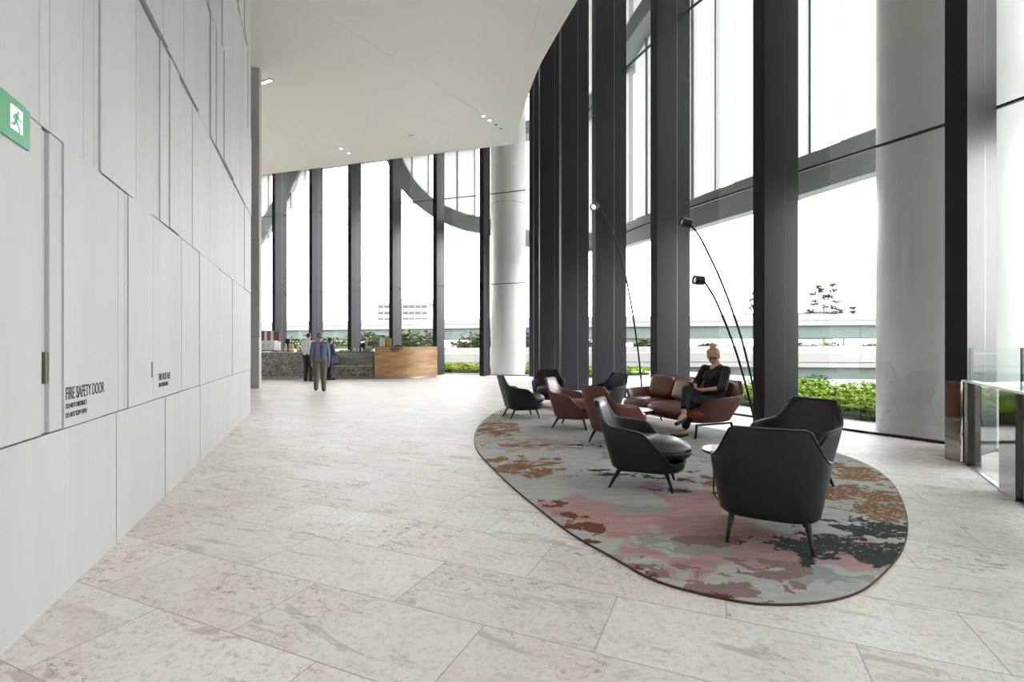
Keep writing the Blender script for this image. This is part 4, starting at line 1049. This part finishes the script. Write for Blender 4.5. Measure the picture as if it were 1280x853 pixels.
def hand(b, wrist, d, palm_n, curl, side, s=1.0):
    """five separate fingers; d finger direction, palm_n the way the palm faces"""
    d = V3(d).normalized(); pn = V3(palm_n); pn = (pn-d*pn.dot(d)).normalized(); x = d.cross(pn)*side     # x towards the thumb
    W = V3(wrist)
    for t in (-.027,-.009,.009,.027): b.caps(W+x*t*.6, .014*s, W+d*.075*s+x*t, .0115*s, 8)
    for k, (t, L) in enumerate(((.029,.068),(.010,.078),(-.009,.072),(-.027,.056))):
        p = W+d*.080*s+x*t; q1 = p+(d*math.cos(curl*.6)+pn*math.sin(curl*.6))*L*.45; q2 = q1+(d*math.cos(curl*1.5)+pn*math.sin(curl*1.5))*L*.35; q3 = q2+(d*math.cos(curl*2.2)+pn*math.sin(curl*2.2))*L*.25
        b.caps(p,.0092*s,q1,.0085*s,8); b.caps(q1,.0085*s,q2,.0078*s,8); b.caps(q2,.0078*s,q3,.0068*s,8)
    p = W+d*.020*s+x*.030; q = p+(x*.6+d*.75+pn*.35).normalized()*.04; b.caps(p,.013*s,q,.0105*s,8); b.caps(q,.0105*s,q+(d*.9+pn*.45-x*.1).normalized()*.03,.0085*s,8)
def face_bits(root, parent, Mh, hair_m, glasses, inv):
    b = MB()
    for s in (-1,1): b.ell((s*.032,.083,.004),(.011,.006,.007),inv @ Mh, 10, 8)
    b.build('eyes', mat('eye_dark', (.05,.04,.035), .3), parent, smooth=True)
    b = MB()
    for s in (-1,1): b.tube([(s*.015,.092,.020),(s*.032,.094,.026),(s*.050,.084,.020)], .0028, 6, inv @ Mh)
    b.build('eyebrows', hair_m, parent, smooth=True)
    b = MB(); b.tube([(-.022,.091,-.062),(0,.096,-.061),(.022,.091,-.062)], [.002,.0045,.002], 6, inv @ Mh); b.build('lips', mat('lip', (.36,.11,.10), .5), parent, smooth=True)
    if glasses:
        b = MB()
        for s in (-1,1):
            P = [(s*.034+.024*math.copysign(abs(math.cos(t))**.7,math.cos(t)), .098, .002+.018*math.copysign(abs(math.sin(t))**.7,math.sin(t))) for t in [2*PI*i/24 for i in range(24)]]
            b.tube(P, .0026, 6, inv @ Mh, closed=True); b.tube([(s*.058,.097,.006),(s*.077,.06,.006),(s*.080,-.01,.004)], .0024, 6, inv @ Mh)
        b.tube([(-.010,.099,.006),(0,.102,.009),(.010,.099,.006)], .0024, 6, inv @ Mh)
        return b.build('glasses', M['black_metal'], root)

def frame(p, f, up):
    """matrix with +Y = f, +Z near up"""
    f = V3(f).normalized(); x = f.cross(V3(up)).normalized(); u = x.cross(f)
    return Matrix(((x.x,f.x,u.x,p[0]),(x.y,f.y,u.y,p[1]),(x.z,f.z,u.z,p[2]),(0,0,0,1)))

def woman():
    """seated, legs crossed, looking down at a phone held in both hands"""
    o = V3((2.84,6.93,0)); F = V3((-.93,-.37,0)).normalized(); Rt = V3((F.y,-F.x,0))   # her right-hand side
    r = empty('person', (2.84,6.93,.42)); tag(r, 'seated woman in black with blonde bun and glasses, legs crossed, looking at a phone', 'person')
    base = V3(r.location)
    def L(f, s, z): return F*f+Rt*s+V3((0,0,z-.42))
    # Rt: with F pointing left in the picture, her right side is away from the viewer if Rt.y>0
    away = Rt if Rt.y > 0 else -Rt; sa = 1 if Rt.y > 0 else -1     # 'away' side sign
    hipN, hipA = L(0,-.085*sa,.50), L(0,.085*sa,.50)
    neck = L(-.09,0,1.02); shN, shA = L(-.07,-.18*sa,.945), L(-.03,.18*sa,.945)
    elN, elA = L(.06,-.245*sa,.70), L(.10,.215*sa,.72)
    wrN, wrA = L(.27,-.075*sa,.665), L(.275,.075*sa,.685)
    # near leg planted, far leg crossed on top
    knN = L(.43,-.05*sa,.50); anN = L(.47,.03*sa,.11)
    knA = L(.44,.02*sa,.655); anA = L(.585,-.085*sa,.36)
    toeA = L(.715,-.10*sa,.235); toeN = L(.66,.05*sa,.045)
    head_c = L(-.015,0,1.135); hf = (F*.80+V3((0,0,-.42))+Rt*(-.50*sa)); Mh = frame(head_c, hf, (0,0,1))
    b = MB(); head_parts(r, Mh, None, None)(b)
    b.caps(neck-V3((0,0,.03)), .052, head_c+V3((0,0,-.05))-F*.03, .047)
    b.caps(shN,.045,shA,.045); b.caps(L(-.05,-.05,.85),.085,L(-.02,-.04,.55),.09); b.caps(L(-.05,.05,.85),.085,L(-.02,.04,.55),.09)
    for sh, el, wr in ((shN,elN,wrN),(shA,elA,wrA)):
        b.caps(sh,.043,el,.035); b.caps(el,.034,wr,.023)
    for h, k_, a, t in ((hipN,knN,anN,toeN),(hipA,knA,anA,toeA)):
        b.caps(h,.075,k_,.050); b.caps(k_,.050,k_.lerp(a,.35),.047); b.caps(k_.lerp(a,.35),.047,a,.030); b.caps(a-V3((0,0,.035)),.028,t,.020); b.caps(a-V3((0,0,.04))-F*.02,.027,a,.03)
    hd = (F*.75-Rt*(-.35*sa)); 
    hand(b, wrN, F*.55+Rt*(.45*sa)+V3((0,0,.12)), V3((0,0,.7))-F*.4, .75, 1 if sa > 0 else -1)
    hand(b, wrA, F*.55-Rt*(.40*sa)+V3((0,0,.10)), V3((0,0,.7))-F*.4, .75, -1 if sa > 0 else 1)
    body = b.build('body', M['skin'], r, remesh=.0045, smooth_it=3)
    face_bits(r, body, Mh, M['hair_blonde'], True, Matrix.Identity(4))
    # hair
    b = MB(); b.ell((0,-.018,.030),(.083,.092,.092),Mh)
    cut = [];  h_ = MB()
    h_.ell((0,-.022,.032),(.084,.094,.090),Mh); h_.ell((0,-.05,-.02),(.072,.062,.075),Mh)
    for s in (-1,1): h_.ell((s*.040,.018,.074),(.042,.050,.026),Mh); h_.ell((s*.070,-.005,.020),(.018,.035,.04),Mh)
    h_.ell((0,-.03,.145),(.046,.046,.040),Mh); h_.ell((.012,-.02,.172),(.030,.032,.022),Mh); h_.caps(Mh @ V3((0,-.03,.10)),.035,Mh @ V3((0,-.03,.14)),.03)
    for i in range(5): a = i*1.26; h_.ell((.03*math.cos(a),-.03+.03*math.sin(a),.15),(.022,.022,.03),Mh)
    h_.build('hair', M['hair_blonde'], r, remesh=.005, smooth_it=2)
    # blouse
    b = MB()
    b.caps(shN+V3((0,0,.0)),.055,shA,.055); b.caps(shN-V3((0,0,.01)),.060,elN,.060); b.caps(shA,.064,elA,.060)
    b.caps(elN,.056,elN.lerp(wrN,.12),.054); b.caps(elA,.056,elA.lerp(wrA,.12),.052)
    for s in (-1,1):
        b.caps(L(-.05,s*.085,.87),.095,L(-.03,s*.06,.70),.095); b.caps(L(-.03,s*.06,.70),.095,L(-.01,s*.07,.53),.115)
        b.ell(tuple(L(.025,s*.065,.835)),(.07,.075,.08))
    b.caps(L(-.09,-.05,.965),.055,L(-.09,.05,.965),.055); b.caps(L(-.05,0,.90),.09,L(0,0,.58),.12)
    b.caps(L(.05,-.06,.56),.075,L(.05,.06,.56),.075)
    bl = b.build('blouse', M['blouse'], r, remesh=.006, smooth_it=4)
    sk = MB(); # visible skin at the V neck
    sk.caps(L(.0,0,.975),.035,L(-.05,0,1.01),.045); sk.build('neckline', M['skin'], body, smooth=True)
    # openwork dots on the sleeve
    b = MB()
    for i in range(7):
        for j in range(5):
            t = .08+.13*i; c = shN.lerp(elN, t); ax = (elN-shN).normalized(); u = (-away-ax*(-away).dot(ax)).normalized(); w_ = ax.cross(u)
            a = -.9+.45*j+.2*(i%2); d = u*math.cos(a)+w_*math.sin(a); rr_ = .0625-.006*t
            b.ell(tuple(c+d*rr_*.985),(.006,.006,.006),n=6,m=5)
    b.build('openwork', mat('lace_skin', (.16,.09,.07), .7), bl)
    # trousers
    b = MB(); b.caps(L(-.03,-.09,.50),.115,L(-.03,.09,.50),.115); b.caps(L(-.02,0,.54),.12,L(.0,0,.56),.11)
    b.caps(hipN,.098,knN,.072); b.caps(knN,.072,knN.lerp(anN,.55),.064); b.caps(knN.lerp(anN,.55),.064,knN.lerp(anN,.84),.056)
    b.caps(hipA+V3((0,0,.03)),.098,knA,.074); b.caps(knA,.074,knA.lerp(anA,.5),.064); b.caps(knA.lerp(anA,.5),.064,knA.lerp(anA,.72),.058)
    b.build('trousers', M['trouser_black'], r, remesh=.007, smooth_it=5)
    for a, t in ((anN,toeN),(anA,toeA)):
        d = (t-a); b = MB(); dn = d.normalized(); heel = a-V3((0,0,.055))-F*.03 if t is toeN else a-V3((0,0,.02))-F*.035*0+(V3((0,0,-.05)))
        s_ = MB(); s_.caps(heel,.031,heel.lerp(t,.5)-V3((0,0,.006)),.033); s_.caps(heel.lerp(t,.5)-V3((0,0,.006)),.033,t+dn*.012,.026)
        sh = s_.build('shoe', M['shoe'], r, remesh=.005, smooth_it=3)
        # cut the opening: instep skin shows above the flat shoe
        s_ = MB(); s_.caps(a-V3((0,0,.015)),.031,a.lerp(t,.62)+V3((0,0,.012)),.022); s_.build('instep', M['skin'], body, smooth=True)
    # phone between the fingers: held, so a thing of its own
    ph = MB(); c = base+wrN.lerp(wrA,.5)+F*.085+V3((0,0,.035)); T = frame(c, F*.55+V3((0,0,.84)), -F)
    ph.box(-.036,.036,-.072,.072,-.0045,.0045,T); p_ = ph.build('mobile_phone', M['phone'], None, bevel=.003); tag(p_, "small dark phone held in the seated woman's hands", 'phone')
    ph = MB(); ph.box(-.032,.032,-.066,.066,.0046,.0052,T); ph.build('screen', M['bench_dark'], p_)
    return r
woman()

def standing(x, y, fdir, label, shirt, trous, hair, hgt=1.76, lean=0.0, stride=0.0, arms='hang', sleeve=.95, z0=0, head_down=.15, gender=0, bag=False, apron=None):
    F = V3((fdir[0],fdir[1],0)).normalized(); Rt = V3((F.y,-F.x,0)); k = hgt/1.76
    r = empty('person', (x,y,z0)); tag(r, label, 'person')
    def L(f, s, z): return (F*f+Rt*s+V3((0,0,z)))*k
    ln = math.sin(lean); lc = math.cos(lean)
    def U(f, s, z):          # upper body leans forward from the hips
        dz = z-.92; return L(f*lc+dz*ln, s, .92+dz*lc-f*ln)
    hips = [L(0,s*.09,.90) for s in (-1,1)]
    kn = [L(.04+s*stride*.5,s*.095,.49) for s in (-1,1)]; an = [L(-.02+s*stride,s*.10,.085+(.05 if (s<0 and stride) else 0)) for s in (-1,1)]; toe = [a+L(.17,s*.02,-.055) for a, s in zip(an,(-1,1))]
    neck = U(0,0,1.47); sh = [U(0,s*.185,1.42) for s in (-1,1)]; hc = U(.03+head_down*.10,0,1.645)
    if arms == 'hang': el = [U(-.02+.0*s,s*.235,1.13) for s in (-1,1)]; wr = [U(.07,s*.24,.88) for s in (-1,1)]
    elif arms == 'forward': el = [U(.02,s*.24,1.14) for s in (-1,1)]; wr = [U(.27,s*.15,1.10) for s in (-1,1)]
    else: el = [U(.10,s*.26,1.16) for s in (-1,1)]; wr = [L(.42,s*.14,1.16) for s in (-1,1)]
    Mh = frame(hc, F+V3((0,0,-head_down-lean*.8)), (0,0,1)); 
    b = MB(); head_parts(r, Mh, None, None)(b)
    b.caps(neck-V3((0,0,.03)),.055,hc-V3((0,0,.05))-F*.02,.052); b.caps(sh[0],.05,sh[1],.05)
    for s in (-1,1): b.caps(U(0,s*.07,1.33),.10,U(0,s*.06,1.05),.09); b.caps(U(0,s*.06,1.05),.09,L(0,s*.06,.92),.10)
    for i in (0,1):
        b.caps(sh[i],.05,el[i],.04); b.caps(el[i],.038,wr[i],.026); b.caps(hips[i],.085,kn[i],.056); b.caps(kn[i],.055,kn[i].lerp(an[i],.35),.053); b.caps(kn[i].lerp(an[i],.35),.053,an[i],.036); b.caps(an[i]-V3((0,0,.03)),.03,toe[i],.024)
        s = (-1,1)[i]; hd = (wr[i]-el[i]).normalized(); hand(b, wr[i]+hd*.015, hd, -Rt*s if arms == 'hang' else V3((0,0,-1)), .35, 1 if (s > 0) else -1)
    body = b.build('body', M['skin'], r, remesh=.008, smooth_it=2); face_bits(r, body, Mh, hair, False, Matrix.Identity(4))
    b = MB(); b.ell((0,-.02,.032),(.083,.094,.088),Mh); b.ell((0,-.045,-.015),(.074,.064,.062),Mh)
    if gender: b.ell((0,-.06,-.07),(.08,.05,.10),Mh); b.ell((0,-.02,.04),(.09,.09,.085),Mh)
    b.build('hair', hair, r, remesh=.008, smooth_it=2)
    b = MB(); b.caps(sh[0],.072,sh[1],.072)
    for s in (-1,1):
        b.caps(U(0,s*.09,1.34),.115,U(0,s*.075,1.10),.108); b.caps(U(0,s*.075,1.10),.108,L(0,s*.075,.95),.118); b.caps(U(.0,s*.05,1.44),.07,sh[0 if s<0 else 1],.066)
    for i in (0,1):
        b.caps(sh[i],.070,el[i],.058); b.caps(el[i],.056,el[i].lerp(wr[i],sleeve),.042 if sleeve > .5 else .052)
    b.build('shirt', shirt, r, remesh=.010, smooth_it=4)
    b = MB(); b.caps(L(0,-.08,.93),.122,L(0,.08,.93),.122)
    for i in (0,1): b.caps(hips[i],.112,kn[i],.078); b.caps(kn[i],.078,kn[i].lerp(an[i],.5),.070); b.caps(kn[i].lerp(an[i],.5),.070,an[i]-V3((0,0,.01)),.062)
    b.build('trousers', trous, r, remesh=.010, smooth_it=4)
    for i in (0,1):
        zf = an[i].z-.085*k; b = MB(); h0 = V3((an[i].x,an[i].y,zf+.040))-F*.035; t0 = V3((toe[i].x,toe[i].y,zf+.036)); b.caps(h0,.040,h0.lerp(t0,.5)+V3((0,0,.004)),.042); b.caps(h0.lerp(t0,.5)+V3((0,0,.004)),.042,t0,.035)
        b.build('shoe', M['shoe'], r, remesh=.008, smooth_it=2)
    if bag:
        b = MB(); b.box(-.05,.05,-.17,.17,0,.26, Matrix.Translation(tuple(L(0,.27,.72)))@Matrix.Rotation(math.atan2(F.y,F.x)-PI/2,4,'Z')); bo = b.build('shoulder_bag', M['navy']); bo.location = (x,y,z0); tag(bo, 'navy bag hanging at the side of the customer by the display case', 'bag')
        b = MB(); b.tube([L(-.05,.27,.97),L(-.02,.19,1.49),L(.06,.27,.97)], .008, 6); b.build('strap', M['navy'], bo)
    return r
standing(-7.55,18.15,(.10,1),'man in white shirt and black trousers standing back to the viewer at the cafe counter',M['shirt_white'],M['trouser_black'],M['hair_dark'],1.80,arms='forward')
standing(-5.45,13.9,(-.32,1),'man in blue-grey shirt and khaki trousers walking towards the cafe counter',M['shirt_blue'],M['khaki'],M['hair_grey'],1.68,stride=.14,arms='hang')
standing(-7.08,19.0,(.55,1),'person in navy jacket with dark hair standing close to the glass display case',M['navy'],M['navy'],M['hair_dark'],1.63,arms='forward',gender=1,bag=True)
standing(-6.25,20.98,(.3,-1),'barista in black top bending forward behind the glass display case',M['blouse'],M['trouser_black'],M['hair_grey'],1.72,lean=.36,arms='reach',sleeve=.25,head_down=.5)
# ============================================================ CAMERA AND LIGHT
cam = bpy.data.cameras.new('camera'); co = bpy.data.objects.new('camera', cam); C.objects.link(co)
co.location = (0,0,H_EYE); co.rotation_euler = (PI/2,0,0); cam.sensor_width = 36; cam.lens = 36*612/1280; cam.shift_y = 8.5/1280; cam.clip_end = 1500; cam.clip_start = .05
bpy.context.scene.camera = co
w = bpy.data.worlds.new('overcast_sky'); bpy.context.scene.world = w; w.use_nodes = True; nt = w.node_tree
bg = nt.nodes['Background']; bg.inputs[0].default_value = (1,.970,1.0,1); bg.inputs[1].default_value = SKY
sc = bpy.context.scene
sc.view_settings.view_transform = 'Standard'; sc.view_settings.look = 'None'; sc.view_settings.exposure = EXPO; sc.view_settings.gamma = 1; sc.view_settings.use_curve_mapping = False
cy = sc.cycles; cy.max_bounces = 12; cy.diffuse_bounces = 8; cy.glossy_bounces = 5; cy.transparent_max_bounces = 24; cy.transmission_bounces = 6; cy.sample_clamp_indirect = 10
cy.caustics_reflective = False; cy.caustics_refractive = False; cy.use_denoising = True
